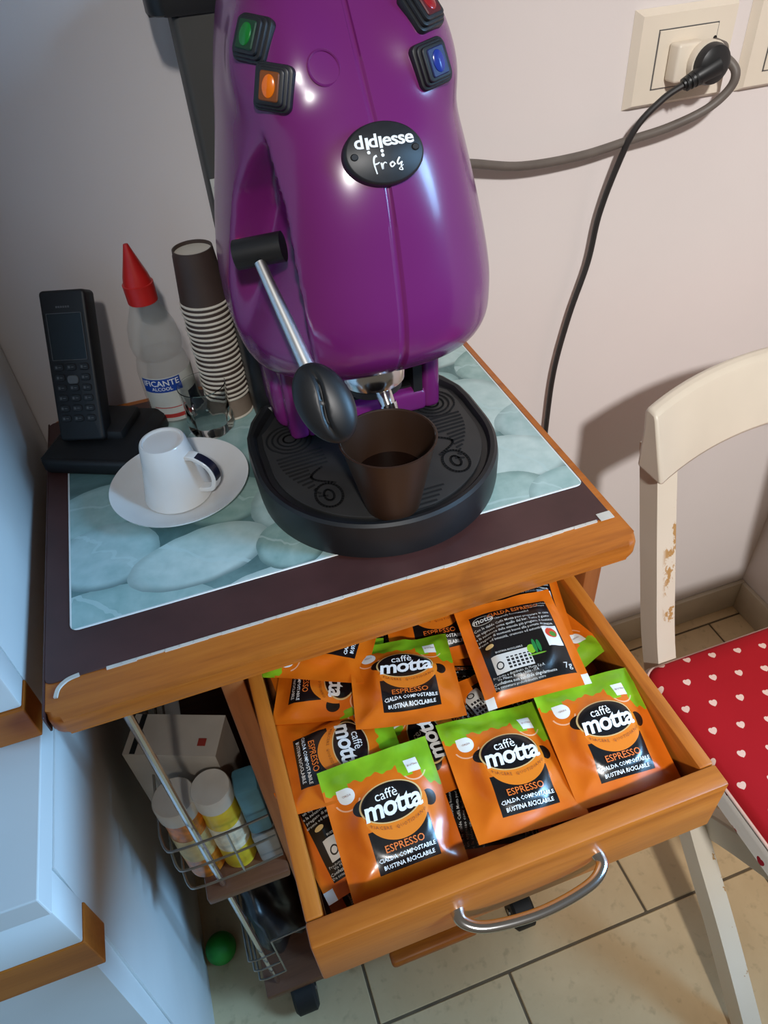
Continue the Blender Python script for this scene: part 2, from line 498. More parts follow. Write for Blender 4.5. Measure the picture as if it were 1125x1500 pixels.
# ------------------------------------------------------------------ coffee machine
XC, YC = .134, -.205
HZ = [.944, .950, .960, .972, .986, .998, 1.018, 1.050, 1.085, 1.110, 1.137, 1.160, 1.180, 1.200, 1.216, 1.226, 1.230]
HW = [.078, .087, .0925, .0955, .0975, .0975, .0965, .0910, .0830, .0775, .0725, .0670, .0605, .050, .036, .020, .002]
HF = [.055, .072, .098, .117, .129, .133, .134, .129, .121, .110, .090, .073, .058, .044, .030, .015, .001]
HB = [.09, .10, .105, .11, .115, .118, .118, .115, .110, .105, .10, .095, .088, .075, .055, .03, .002]
def tab(z, T, Z=HZ):
    if z <= Z[0]: return T[0]
    for i in range(len(Z) - 1):
        if z <= Z[i + 1]:
            x0, x1 = Z[i], Z[i + 1]; h = x1 - x0; t = (z - x0) / h
            d = lambda k: (T[min(k + 1, len(T) - 1)] - T[max(k - 1, 0)]) / (Z[min(k + 1, len(T) - 1)] - Z[max(k - 1, 0)])
            m0, m1 = d(i) * h, d(i + 1) * h
            return (2*t**3 - 3*t*t + 1)*T[i] + (t**3 - 2*t*t + t)*m0 + (-2*t**3 + 3*t*t)*T[i + 1] + (t**3 - t*t)*m1
    return T[-1]
def lerp_tab(z, pts):
    if z <= pts[0][0]: return pts[0][1]
    for (a, va), (b, vb) in zip(pts, pts[1:]):
        if z <= b: return va + (vb - va) * (z - a) / (b - a)
    return pts[-1][1]
def sst(a, b, x):
    t = max(0, min(1, (x - a) / (b - a))); return t * t * (3 - 2 * t)
NE = 2.5
BUMPS = [((.0845, -.262, 1.160), .0085, .034), ((.186, -.264, 1.158), .0105, .034)]
def head_pt(t, z):
    a = tab(z, HW); c, s = math.cos(t), math.sin(t)
    b = tab(z, HF) if s < 0 else tab(z, HB)
    x = XC + a * math.copysign(abs(c) ** (2 / NE), c); y = YC + b * math.copysign(abs(s) ** (2 / NE), s)
    p = Vector((x, y, z))
    out = Vector((x - XC, y - YC, 0)); L = out.length
    if L < 1e-6: return p
    out /= L
    th = math.degrees(math.atan2(y - YC, x - XC))
    # pocket for the lever on the left flank
    if th < -100 and z < 1.135:
        right = lerp_tab(z, [(.96, -115.0), (.985, -115.4), (1.032, -117.3), (1.086, -120.8), (1.125, -129)])
        left = lerp_tab(z, [(.96, -166.), (1.034, -157.), (1.084, -149.), (1.125, -131)])
        dep = lerp_tab(z, [(.955, .0), (.985, .004), (1.03, .026), (1.07, .034), (1.10, .024), (1.126, 0)])
        k = sst(right, right - 3.2, th) * (1 - sst(left + 10, left - 3, th))
        p -= out * dep * k
    for ctr, amp, rad in BUMPS:
        d = (p - Vector(ctr)).length
        p += (out * .9 + Vector((0, 0, .25))) * amp * math.exp(-(d / rad) ** 4 * 1.1)
    if abs(t + math.pi / 2) < math.radians(.55): p -= out * .0016
    return p
def plastic(name, c, rough=.26):
    M = Mat(name, rough)
    n = M.noise(6, 2)
    M.color(M.ramp(n, [(.3, tuple(x * .93 for x in c[:3]) + (1,)), (.7, c)]))
    M.coat(.35, .12)
    return M.m
m_purple = plastic('purple_plastic', lin(111, 32, 102))
machine = thing('coffee_machine', 'glossy purple espresso machine with a side lever and round black drip tray', 'coffee machine', (.134, -.20, MT))
ts = [math.radians(-90 + 1.6 * i) for i in range(-112, 113)]
ts += [math.radians(-90 + d) for d in (-1.05, -.75, -.45, .45, .75, 1.05)]
ts = sorted(set(round(t, 6) for t in ts if -math.pi * 1.5 < t <= math.pi / 2 + 1e-6))
nt_ = len(ts)
zs = []
for i in range(len(HZ) - 1):
    k = max(2, int((HZ[i + 1] - HZ[i]) / .0035))
    zs += [HZ[i] + (HZ[i + 1] - HZ[i]) * j / k for j in range(k)]
zs.append(HZ[-1])
hv = [tuple(head_pt(t, z)) for z in zs for t in ts]
hf = []
for i in range(len(zs) - 1):
    for k in range(nt_):
        l = (k + 1) % nt_
        hf.append((i * nt_ + k, i * nt_ + l, (i + 1) * nt_ + l, (i + 1) * nt_ + k))
hf.append(tuple(range(nt_))[::-1]); hf.append(tuple((len(zs) - 1) * nt_ + k for k in range(nt_)))
MB().add(hv, hf).part('body_shell', m_purple, machine, True, 60)
def head_frame(t, z, up=(0, 0, 1), spin=0, lift=0.0):
    e = .002
    p = head_pt(t, z)
    du = head_pt(t + .03, z) - head_pt(t - .03, z); dv = head_pt(t, z + e) - head_pt(t, z - e)
    nrm = du.cross(dv).normalized()
    if nrm.dot(p - Vector((XC, YC, z))) < 0: nrm = -nrm
    return place(p + nrm * lift, nrm, up, spin), nrm
def near(x, y, z):
    best = min(((head_pt(t, z) - Vector((x, y, z))).length, t) for t in ts)
    return best[1]
# lower housing with the group opening
hs = MB()
hs.box(.064, .082, -.2235, -.075, .8605, .958, .006, 3)
hs.box(.188, .205, -.2235, -.075, .8605, .958, .006, 3)
hs.box(.078, .192, -.2235, -.075, .8605, .8830, .005, 3)
hs.box(.056, .090, -.206, -.095, .8605, .915, .012, 4)
hs.part('lower_housing', m_purple, machine)
MB().box(.0905, .1805, -.185, -.10, .8835, .9575).box(.0822, .0905, -.2220, -.10, .8772, .9575).box(.1795, .1878, -.2220, -.10, .8772, .9575).box(.0905, .1795, -.2150, -.10, .8832, .8850).part('recess_lining', m_blackm, machine, False)
MB().box(.045, .215, -.150, -.062, MT + .0003, .944, .012, 3).part('rear_column', m_blackp, machine)
gx, gy = .1330, -.2555
MB().lathe([(.001, .9275), (.0235, .9275), (.0262, .930), (.0266, .941), (.0252, .944), (.0252, .948), (.029, .951), (.029, .978), (.001, .978)], 40, gx, gy).part('group_head', m_chrome, machine)
MB().lathe([(.016, .920), (.0235, .922), (.0235, .9272), (.001, .9272)], 32, gx, gy).part('group_gasket', m_blackp, machine)
sp = MB().tube([(gx + .002, gy - .012, .926), (gx + .002, gy - .022, .925), (gx + .003, gy - .029, .918)], [.0075, .0070, .0060], 12)
sp.tube([(gx + .0005, gy - .028, .920), (gx - .0005, gy - .031, .911), (gx - .0005, gy - .031, .901)], .0034, 10)
sp.tube([(gx + .0065, gy - .028, .920), (gx + .0080, gy - .031, .911), (gx + .0080, gy - .031, .901)], .0034, 10)
sp.part('spout', m_chrome, machine)
# drip tray
def tray_poly(r, yb=-.150, cx=.1315, cy=-.250, k=1.0):
    pts = []
    for i in range(49):
        a = math.pi + math.pi * i / 48; pts.append((cx + r * math.cos(a), cy + (r + .001) * math.sin(a)))
    d = .107 - r
    pts += [(cx + r, -.215), (cx + r - .002, -.195), (cx + r - .010, -.172 - d), (cx + r - .024, yb - d), (cx - r + .024, yb - d), (cx - r + .010, -.172 - d), (cx - r + .002, -.195), (cx - r, -.215)]
    return pts
tray = MB()
def loft(rings, cap0=True, cap1=True):
    k = len(rings[0]); v = [p for r in rings for p in r]; f = []
    for i in range(len(rings) - 1):
        for j in range(k):
            l = (j + 1) % k; f.append((i * k + j, i * k + l, (i + 1) * k + l, (i + 1) * k + j))
    if cap0: f.append(tuple(range(k))[::-1])
    if cap1: f.append(tuple((len(rings) - 1) * k + j for j in range(k)))
    return v, f
R = lambda r, z: [(x, y, z) for x, y in tray_poly(r)]
tray.add(*loft([R(.1030, MT + .0002), R(.1060, MT + .003), R(.1070, MT + .010), R(.1075, .850), R(.1065, .8575), R(.1040, .8595), R(.1005, .8590), R(.0985, .8565), R(.0980, .8545)]))
tr = tray.part('drip_tray', m_blackp, machine)
gd = MB().add(*loft([R(.0930, .8547), R(.0930, .8566), R(.0920, .8572)])).part('drip_grid', plain('grid_charcoal', lin(40, 39, 38), .5, var=.08), tr)
m_slot = plain('slot_black', lin(5, 5, 6), .8, var=.05)
def strip(mb, pts, w, z=.8573, h=.0004):
    for a, b in zip(pts, pts[1:]):
        a, b = Vector((a[0], a[1], 0)), Vector((b[0], b[1], 0)); d = (b - a)
        if d.length < 1e-6: continue
        n = Vector((-d.y, d.x, 0)).normalized() * w / 2; e = d.normalized() * w * .25
        q = [a - e - n, b + e - n, b + e + n, a - e + n]
        mb.add([(p.x, p.y, z) for p in q] + [(p.x, p.y, z + h) for p in q], [(0, 1, 2, 3), (4, 5, 6, 7), (0, 1, 5, 4), (1, 2, 6, 5), (2, 3, 7, 6), (3, 0, 4, 7)])
sl = MB()
for side in (1, -1):
    cx = .1315 + side * .0685
    for r in (.006, .011, .016, .021):
        strip(sl, [(cx + r * math.cos(a), -.212 + r * math.sin(a)) for a in [math.radians(10 * k) for k in range(37)] if not (-.212 + r * math.sin(a) < -.223 and side * math.cos(a) > .55 and r > .015)], .0017)
    for j in range(13):
        y = -.236 - j * .0052
        x0 = .1315 + side * (.046 if j < 5 else .064)
        x1 = .1315 + side * (.086 - .0004 * j * j * .5)
        strip(sl, [(x0, y), (x1, y + .002 * side)], .0019)
    wv = [(.1315 + side * (.052 + .012 * math.sin(q * .9)), -.262 - q * .0062) for q in [i * .25 for i in range(17)]]
    strip(sl, wv, .0022)
    strip(sl, [(.1315 + side * .056 + .011 * math.cos(a), -.300 + .015 * math.sin(a)) for a in [math.radians(12 * k) for k in range(31)]], .0022)
    strip(sl, [(.1315 + side * .056 + .004 * math.cos(a), -.300 + .007 * math.sin(a)) for a in [math.radians(20 * k) for k in range(19)]], .0020)
for j in range(5): strip(sl, [(.110, -.325 - j * .0052), (.158 + .004 * (2 - j), -.324 - j * .0052)], .0019)
sl.part('grid_slots', m_slot, gd, False)
# lever
lp0, lp1 = Vector((.0565, -.283, 1.052)), Vector((.0700, -.348, .991))
m_alu = plain('brushed_aluminium', (.80, .80, .80, 1), .38, 1.0, var=.02)
lv = MB().tube([(.044, -.274, 1.054), (.0735, -.2855, 1.0585)], .0095, 20).part('lever_pivot', m_blackp, machine)
MB().tube([lp0 + Vector((0, -.004, 0)), lp0 * .5 + lp1 * .5, lp1], [.0036, .0045, .0052], 14).part('lever_rod', m_alu, lv)
kn = MB()
ax = (lp1 - lp0).normalized()
kc = lp1 + ax * .0165 + Vector((-.0010, 0, .005))
kM = place(kc, (-.25, -.80, .55), (-.33, .35, .87))
bm = bmesh.new(); bmesh.ops.create_uvsphere(bm, u_segments=48, v_segments=28, radius=1)
for v in bm.verts:
    x, y, z = v.co
    gz = 1.0
    dx = x - .22 * math.sin(y * 2.6)
    groove = math.exp(-(dx / .075) ** 2) * (1 if z > 0 else 0)
    v.co = Vector((x * .0180, y * .0275, z * .0095 - groove * .0030 * max(0.0, 1 - y * y) ** .5))
kn.bm(bm, kM)
kn.part('lever_knob', m_blackp, lv, True, 80)
led = Mat('pilot_led', .3); led.color(lin(255, 150, 130)); led.b.inputs['Emission Color'].default_value = lin(255, 110, 90); led.b.inputs['Emission Strength'].default_value = 2.0
t = near(.043, -.258, 1.052)
FM, nr = head_frame(t, 1.052, lift=.0004)
MB().lathe([(.0001, .0018), (.0012, .0015), (.0018, .0005), (.0018, -.002)], 12, M=FM).part('pilot_light', led.m, machine)
# rocker switches
m_sw_rim = plain('switch_rubber', lin(28, 30, 34), .4, var=.05)
def lens(name, c):
    M = Mat(name, .22); M.color(c); M.coat(.5, .05); return M.m
LENS = {'green': lens('green_lens', lin(12, 112, 40)), 'orange': lens('orange_lens', lin(226, 110, 8)), 'red': lens('red_lens', lin(150, 26, 34)), 'blue': lens('blue_lens', lin(30, 52, 140))}
ROCK = {'green': plain('green_rocker', lin(20, 58, 34), .5), 'orange': plain('orange_rocker', lin(120, 62, 16), .5), 'red': plain('red_rocker', lin(84, 22, 30), .5), 'blue': plain('blue_rocker', lin(22, 34, 84), .5)}
def switch(x, y, z, colr, spin):
    t = near(x, y, z)
    FM, nr = head_frame(t, z, spin=spin, lift=-.004)
    b = MB()
    FM = FM @ Matrix.Diagonal((.95, .86, 1, 1))
    b.prism(rrect(-.0122, .0122, -.0142, .0142, .0045, 4), 0, .0060, .0015, 2, FM)
    b.prism(rrect(-.0106, .0106, -.0126, .0126, .004, 4), .0055, .0085, .0012, 2, FM)
    b.prism(rrect(-.0088, .0088, -.0108, .0108, .003, 4), .0080, .0108, .001, 2, FM)
    s_ = b.part('rocker_switch', m_sw_rim, machine)
    s_['label'] = 'black switch with a ' + colr + ' lens'
    MB().prism(rrect(-.0062, .0062, -.0086, .0086, .0015, 3), .0103, .0118, .0006, 1, FM).part('rocker', ROCK[colr], s_)
    k = MB().lathe([(.0001, .0130), (.75, .0127), (.95, .0122), (1.0, .0116)], 28, M=FM @ Matrix.Diagonal((.0042, .0070, 1, 1)))
    k.part('lens', LENS[colr], s_)
switch(.0855, -.258, 1.1650, 'green', math.radians(-8))
switch(.0880, -.275, 1.1440, 'orange', math.radians(-8))
switch(.1740, -.263, 1.1690, 'red', math.radians(8))
switch(.1745, -.278, 1.1450, 'blue', math.radians(8))
# oval badge
m_badge = plain('badge_black', lin(30, 31, 34), .45, var=.08, scale=200)
m_let = plain('white_paint', lin(232, 232, 230), .5, var=.02)
BM = place((.1348, -.3155, 1.1115), (0.02, -.86, .50), spin=math.radians(-2)) @ Matrix.Diagonal((.80, .66, 1, 1))
bd = MB().lathe([(.0001, .0040), (.92, .0038), (.975, .0030), (1.0, .0010), (1.0, -.010)], 64, M=BM @ Matrix.Diagonal((.0305, .0262, 1, 1))).part('name_badge', m_badge, machine, True, 50)
tx = MB()
def put(mb, body, size, x, y, z, M, **k):
    v, f = text(body, size, **k)
    mb.add([(a + x, b + y, z) for a, b in v], f, M)
put(tx, 'd d esse', .0150, 0.0005, .0095, .0044, BM, bold=.022, res=3, space=.92)
v, f = text('d d esse', .0150, bold=.022, res=3, space=.92)
for sx, dots in ((-.01225, 1), (-.0022, 2)):
    tx.add([(sx - .0012, .0035, .0044), (sx + .0012, .0035, .0044), (sx + .0012, .0130, .0044), (sx - .0012, .0130, .0044)], [(0, 1, 2, 3)], BM)
    for q in range(dots):
        cyy = .0012 - q * .0034
        tx.add([(sx + .0013 * math.cos(a), cyy + .0015 * math.sin(a), .0044) for a in [k * math.pi / 5 for k in range(10)]], [tuple(range(10))], BM)
def brush(mb, pts, w, M, z=.0044):
    pts = spline([(a, b, 0) for a, b in pts], 5)
    n = len(pts); L = []; Rr = []
    for i, p in enumerate(pts):
        t = (pts[min(i + 1, n - 1)] - pts[max(i - 1, 0)]).normalized(); q = Vector((-t.y, t.x, 0)) * w * .5 * (1 - .55 * (i / (n - 1)))
        L.append(p + q); Rr.append(p - q)
    mb.add([(p.x, p.y, z) for p in L + Rr], [(i, i + 1, n + i + 1, n + i) for i in range(n - 1)], M)
brush(tx, [(-.0068, -.0022), (-.0088, -.0032), (-.0098, -.0080), (-.0088, -.0168)], .0020, BM)
brush(tx, [(-.0098, -.0090), (-.0072, -.0085), (-.0056, -.0075)], .0016, BM)
brush(tx, [(-.0044, -.0082), (-.0040, -.0134), (-.0033, -.0098), (-.0016, -.0082), (-.0004, -.0092)], .0015, BM)
brush(tx, [(.0046, -.0085), (.0022, -.0100), (.0030, -.0125), (.0052, -.0110), (.0046, -.0085), (.0062, -.0110)], .0015, BM)
brush(tx, [(.0100, -.0055), (.0078, -.0090), (.0084, -.0112), (.0112, -.0095), (.0100, -.0125), (.0108, -.0160), (.0082, -.0150), (.0118, -.0120)], .0014, BM)
tx.part('badge_lettering', m_let, bd, False)
for sx, sy in ((-.0232, -.001), (.0234, .001)):
    sc = MB().lathe([(.0001, .0046), (.0022, .0046), (.0030, .0040), (.0030, .0030)], 16, M=BM @ Matrix.Translation((sx, sy, 0)))
    sc.part('screw', m_blackm, bd)
# faint moulded emblem near the switches
MB().lathe([(.0085, .0002), (.0092, .0007), (.0099, .0002)], 32, M=head_frame(near(.112, -.276, 1.152), 1.152)[0]).part('moulded_ring', m_purple, machine)

# ------------------------------------------------------------------ brown cup with coffee on the tray
def cup_profile(rb, rt_, h, t=.0009, lip=.0014):
    return [(.0001, .002), (rb - .001, .002), (rb - .001, 0), (rb, 0), (rt_, h - lip), (rt_ + lip * .7, h - lip * .9), (rt_ + lip * .9, h - lip * .3), (rt_, h), (rt_ - t, h - lip * .5), (rb - t, .0035), (.0001, .0035)]
m_browncup = Mat('brown_plastic_cup', .38); m_browncup.color(lin(52, 33, 21)); m_browncup.b.inputs['Transmission Weight'].default_value = .12; m_browncup = m_browncup.m
bc = thing('coffee_cup', 'brown disposable cup of black coffee standing on the drip tray', 'cup', (.1205, -.3290, .8579))
MB().lathe(cup_profile(.0220, .0358, .0650), 48).local('cup_wall', m_browncup, bc)
m_coffee = plain('black_coffee', lin(24, 12, 7), .06, var=.1)
MB().lathe([(.0001, .030), (.0276, .030), (.0268, .026), (.0001, .026)], 48).local('coffee', m_coffee, bc)

# ------------------------------------------------------------------ saucer with upturned espresso cup
sc = MB().lathe([(.0001, .006), (.030, .006), (.034, .0065), (.050, .0125), (.0605, .0185), (.0618, .0190), (.0612, .0172), (.048, .0090), (.036, .0030), (.034, .0), (.031, .0), (.030, .002), (.0001, .002)], 72).solo('saucer', m_porcelain, (0, 0, 0))
sc.location = (-.0400, -.2060, MT)
tag(sc, 'white porcelain saucer under the upturned espresso cup', 'saucer')
ec = thing('espresso_cup', 'white porcelain espresso cup upside down on the saucer, dark band on its handle', 'cup', (-.0435, -.2085, MT + .0067))
MB().lathe([(.0001, .056), (.0165, .056), (.0172, .058), (.0188, .058), (.0200, .056), (.0225, .040), (.0270, .016), (.0305, .0012), (.0300, .0), (.0290, .0010), (.0255, .016), (.0210, .040), (.0185, .053), (.0001, .053)], 56).local('cup_body', m_porcelain, ec)
def ribbon(pts, w, th, M=None):
    pts = [Vector(p) for p in pts]; v = []; f = []
    n = len(pts); side = Vector((0, 0, 0))
    pl = (pts[1] - pts[0]).cross(pts[-1] - pts[0]).normalized()
    for i, p in enumerate(pts):
        t = (pts[min(i + 1, n - 1)] - pts[max(i - 1, 0)]).normalized(); o = t.cross(pl).normalized()
        for a, b in ((-1, -1), (1, -1), (1, 1), (-1, 1)): v.append(tuple(p + pl * w / 2 * a + o * th / 2 * b))
    for i in range(n - 1):
        for k in range(4): f.append((i * 4 + k, i * 4 + (k + 1) % 4, (i + 1) * 4 + (k + 1) % 4, (i + 1) * 4 + k))
    f += [(3, 2, 1, 0), tuple((n - 1) * 4 + k for k in range(4))]
    return v, f
hd = spline([(.0205, 0, .045), (.029, 0, .046), (.041, 0, .039), (.0445, 0, .027), (.040, 0, .016), (.0268, 0, .012)], 6)
hrot = Matrix.Rotation(math.radians(-38), 4, 'Z')
hm = MB().add(*ribbon(hd, .0095, .0042), hrot).local('handle', m_porcelain, ec)
mod = hm.modifiers.new('round', 'BEVEL'); mod.width = .0014; mod.segments = 2
band = [p + Vector((.0024 * (1 if i > 3 else .4), 0, .0012)) for i, p in enumerate(hd[3:20])]
MB().add(*ribbon(band, .0072, .0012), hrot).local('handle_band', m_navy, hm)

# ------------------------------------------------------------------ phone and charging cradle
PR = Matrix.Rotation(math.radians(-24), 4, 'Z')
cr = thing('phone_cradle', 'black phone charging cradle at the back left corner of the cart', 'phone cradle', (-.103, -.104, MT), (0, 0, math.radians(-26)))
bmk = MB().prism(rrect(-.050, .050, -.042, .046, .010, 4), 0, .016, .004, 3)
bmk.add(*hexa((-.048, .048, -.038, .044, .0155), (-.040, .040, -.014, .040, .022)))
bmk.local('cradle_base', m_phone, cr)
MB().box(-.028, .028, -.012, .034, .0155, .0305, .004).local('cradle_cup', m_phone, cr)
up_ = Vector((.022, .062, .118)).normalized()
hn = thing('phone_handset', 'black cordless phone handset standing upright in its cradle', 'phone', (-.1180, -.114, MT + .0180))
nf = Vector((-.39, -.92, 0)); nf = (nf - up_ * nf.dot(up_)).normalized(); rx_ = up_.cross(nf)
hn.rotation_euler = Matrix((rx_, up_, nf)).transposed().to_euler()   # local x right, y up, z face
hb = MB().prism(rrect(-.0225, .0225, .004, .142, .004, 4), -.011, .008, .003, 3)
hb.local('handset_body', m_phone, hn)
m_scr = plain('phone_screen', lin(26, 31, 33), .2, var=.04)
MB().box(-.0165, .0165, .080, .121, .0081, .0087).local('screen', m_scr, hn, False)
m_grey = plain('grey_print', lin(84, 86, 88), .5, var=.04)
fr = MB()
for a in ((-.0172, .0172, .1212, .1217), (-.0172, .0172, .0793, .0798), (-.0172, -.0167, .0793, .1217), (.0167, .0172, .0793, .1217)): fr.box(a[0], a[1], a[2], a[3], .0081, .0090)
fr.local('screen_frame', m_grey, hn, False)
lg = MB()
for i in range(6): lg.box(-.0068 + i * .0023, -.0052 + i * .0023, .1262, .1279, .0081, .0085)
lg.local('maker_mark', m_grey, hn, False)
kid = 0
for r in range(6):
    for c in range(3):
        if r < 2 and c == 1 and r == 1: continue
        y = .073 - r * .0095; x = (c - 1) * .0125
        kk = MB().prism(rrect(x - .0048, x + .0048, y - .0032, y + .0032, .0022, 3), .0080, .0092, .0005, 1).local('key', m_phone, hn)
        MB().box(x - .0028, x - .0008, y - .0011, y + .0011, .00925, .0094).box(x + .0002, x + .0028, y - .0004, y + .0004, .00925, .0094).local('key_mark', m_grey, kk, False)
MB().prism(rrect(-.0055, .0055, .0575, .0655, .003, 3), .0080, .0096, .0006, 1).local('key', m_grey, hn)

# ------------------------------------------------------------------ alcohol bottle with red spout cap
m_pet = Mat('clear_bottle', .08); m_pet.color(lin(190, 192, 184)); m_pet.b.inputs['Alpha'].default_value = .22; m_pet = m_pet.m
m_redcap = plain('red_cap', lin(196, 34, 30), .35, var=.05)
bt = thing('bottle', 'clear waisted plastic bottle with a red pointed cap, behind the tumbler', 'bottle', (-.030, -.0655, MT))
MB().lathe([(.0001, .001), (.022, .001), (.0255, .004), (.0262, .030), (.0262, .055), (.0240, .066), (.0215, .0705), (.0240, .076), (.0250, .084), (.0225, .100), (.0150, .118), (.0125, .124), (.0125, .130)], 48).local('bottle_body', m_pet, bt)
MB().lathe([(.0001, .125), (.0140, .125), (.0142, .1425), (.0130, .1430), (.0115, .150), (.0055, .168), (.0022, .1785), (.0001, .179)], 32).local('cap', m_redcap, bt)
def arc_patch(r, a0, a1, z0, z1, n=24):
    v = []; f = []
    for z in (z0, z1):
        for k in range(n + 1):
            a = math.radians(a0 + (a1 - a0) * k / n); v.append((r * math.cos(a), r * math.sin(a), z))
    for k in range(n): f.append((k, k + 1, n + 2 + k, n + 1 + k))
    return v, f
m_lab = plain('white_label', lin(196, 196, 188), .5, var=.04)
m_labblue = plain('blue_label', lin(26, 66, 150), .45, var=.05)
m_labred = plain('red_print', lin(176, 50, 44), .5, var=.05)
lb = MB().add(*arc_patch(.0264, -150, 0, .006, .056)).local('label', m_lab, bt)
MB().add(*arc_patch(.0266, -148, -62, .040, .055)).local('blue_panel', m_labblue, lb)
MB().add(*arc_patch(.0266, -130, -60, .010, .0145)).add(*arc_patch(.0266, -135, -70, .0215, .0225)).local('red_print', m_labred, lb)
MB().add(*arc_patch(.0266, -52, -20, .008, .034)).local('dark_panel', m_navy, lb)
tl = MB()
for body, size, zc in (('IFICANTE', .0088, .0500), ('ALCOOL', .0052, .0438)):
    v, f = text(body, size, res=2, bold=.01)
    tl.add([(.0268 * math.cos(math.radians(-105) + a / .0268), .0268 * math.sin(math.radians(-105) + a / .0268), zc + b) for a, b in v], f)
tl.local('label_lettering', m_let, lb, False)

# ------------------------------------------------------------------ stack of upturned paper cups
m_cupb = plain('brown_paper_cup', lin(64, 50, 44), .55, var=.06)
m_cupw = plain('cream_paper', lin(206, 198, 184), .6, var=.03)
m_cuptaupe = plain('taupe_paper_cup', lin(128, 112, 98), .55, var=.05)
def paper_cup(name, label, z, x, y, outer):
    c = thing(name, label, 'paper cup', (x, y, z), group='stacked paper cups')
    obj('cup_wall', CUP[outer][0], None, c); obj('rolled_rim', CUP[outer][1], None, c); obj('cup_base', CUP[outer][2], None, c)
    return c
CH = .050
CUP = {}
for k_, mt_ in (('brown', m_cupb), ('taupe', m_cuptaupe)):
    a = MB().lathe([(.0225, .0012), (.0180, CH), (.0168, CH), (.0166, CH - .003), (.0213, .0012)], 44, closed=True).mesh('cup_wall'); a.materials.append(mt_)
    b = MB().lathe([(.0223 + .0013 * math.cos(q), .0014 + .0013 * math.sin(q)) for q in [i * math.pi / 4 for i in range(8)]], 44, closed=True).mesh('rolled_rim'); b.materials.append(m_cupw)
    d = MB().lathe([(.0001, CH - .0030), (.0170, CH - .0030), (.0170, CH - .0035), (.0001, CH - .0035)], 44).mesh('cup_base'); d.materials.append(m_cupw)
    CUP[k_] = (a, b, d)
sx, sy = .0245, -.085
NC = 21
paper_cup('paper_cup', 'taupe paper cup at the very bottom of the upturned stack', MT, sx, sy, 'taupe')
ORD = ['second', 'third', 'fourth', 'fifth', 'sixth', 'seventh', 'eighth', 'ninth', 'tenth', 'eleventh', 'twelfth', 'thirteenth', 'fourteenth', 'fifteenth', 'sixteenth', 'seventeenth', 'eighteenth', 'nineteenth', 'twentieth']
for i in range(NC - 1):
    k = NC - 1 - i          # 20 = lowest brown, 1 = top
    if k == 1: lab = 'brown paper cup on top of the upturned stack, its base showing'
    else: lab = 'brown paper cup, %s from the top of the upturned stack' % ORD[k - 2]
    dx = .0006 * math.sin(i * 1.7)
    paper_cup('paper_cup', lab, MT + .0225 + i * .00525, sx + dx, sy + .0005 * math.cos(i * 2.1), 'brown')

# ------------------------------------------------------------------ cut-glass tumbler
m_glass = glassy('clear_glass', (.97, .99, .98, 1), .02, 1.38)
g_ = []
seg = 48
for r, z, fl_ in [(.0001, 0, 0), (.0190, 0, 0), (.0215, .003, .3), (.0225, .010, 1), (.0225, .020, 1), (.0215, .026, .4), (.0222, .032, 0), (.0235, .052, 0), (.0228, .0526, 0), (.0212, .032, 0), (.0190, .012, 0), (.0001, .010, 0)]:
    g_.append([((r + fl_ * .0034 * (abs(math.sin(4 * a)) - .5)) * math.cos(a), (r + fl_ * .0034 * (abs(math.sin(4 * a)) - .5)) * math.sin(a), z) for a in [2 * math.pi * k / seg for k in range(seg)]])
gl = MB().add(*loft(g_, True, True)).solo('glass_tumbler', m_glass, (0, 0, 0), True, 30)
gl.location = (.0005, -.1120, MT)
tag(gl, 'small clear cut-glass tumbler between the bottle and the cup stack', 'tumbler')

# ------------------------------------------------------------------ dark grey canister behind the machine
m_dgrey = plain('charcoal_card', lin(64, 62, 58), .6, var=.05, scale=15)
dk = thing('storage_canister', 'tall charcoal grey container with a white label behind the coffee machine', 'container', (.095, -.0505, MT))
MB().prism(rrect(.052, .140, -.080, -.032, .005, 6), MT, 1.160, .003, 2).part('canister_body', m_dgrey, dk)
MB().prism(rrect(.036, .146, -.082, -.026, .012, 6), 1.1603, 1.185, .004, 2).part('lid', m_blackp, dk)
lbx = MB().box(.0535, .128, -.0812, -.0803, .955, 1.045).part('label', m_lab, dk, False)
pr = MB()
for i in range(7): pr.box(.0555, .118 - .006 * (i % 3), -.0816, -.0813, 1.036 - i * .011, 1.0385 - i * .011)
pr.part('label_print', m_grey, lbx, False)

# ------------------------------------------------------------------ sockets and cables
m_sock = plain('ivory_plastic', lin(226, 215, 198), .4, var=.02, scale=10)
def socket(name, label, x0, x1, z0, z1):
    t = thing(name, label, 'socket', ((x0 + x1) / 2, 0, z0))
    b = MB()
    b.add([(x0, -.0003, z0), (x1, -.0003, z0), (x1, -.0003, z1), (x0, -.0003, z1), (x0 + .005, -.010, z0 + .005), (x1 - .005, -.010, z0 + .005), (x1 - .005, -.010, z1 - .005), (x0 + .005, -.010, z1 - .005)],
          [(0, 1, 2, 3), (4, 5, 6, 7), (0, 1, 5, 4), (1, 2, 6, 5), (2, 3, 7, 6), (3, 0, 4, 7)])
    b.part('frame', m_sock, t, False)
    MB().box(x0 + .026, x1 - .026, -.0118, -.0102, z0 + .019, z1 - .019, .0006, 1).part('insert', m_sock, t)
    g = MB()
    a0, a1, c0, c1 = x0 + .025, x1 - .025, z0 + .018, z1 - .018
    for q in ((a0, a0 + .0008, c0, c1), (a1 - .0008, a1, c0, c1), (a0, a1, c0, c0 + .0008), (a0, a1, c1 - .0008, c1)): g.box(q[0], q[1], -.0106, -.0101, q[2], q[3])
    g.part('gap_line', m_grey, t, False)
    return t
t = socket('wall_socket', 'cream wall socket plate with two plugs in it, above the chair', .507, .628, 1.018, 1.108)
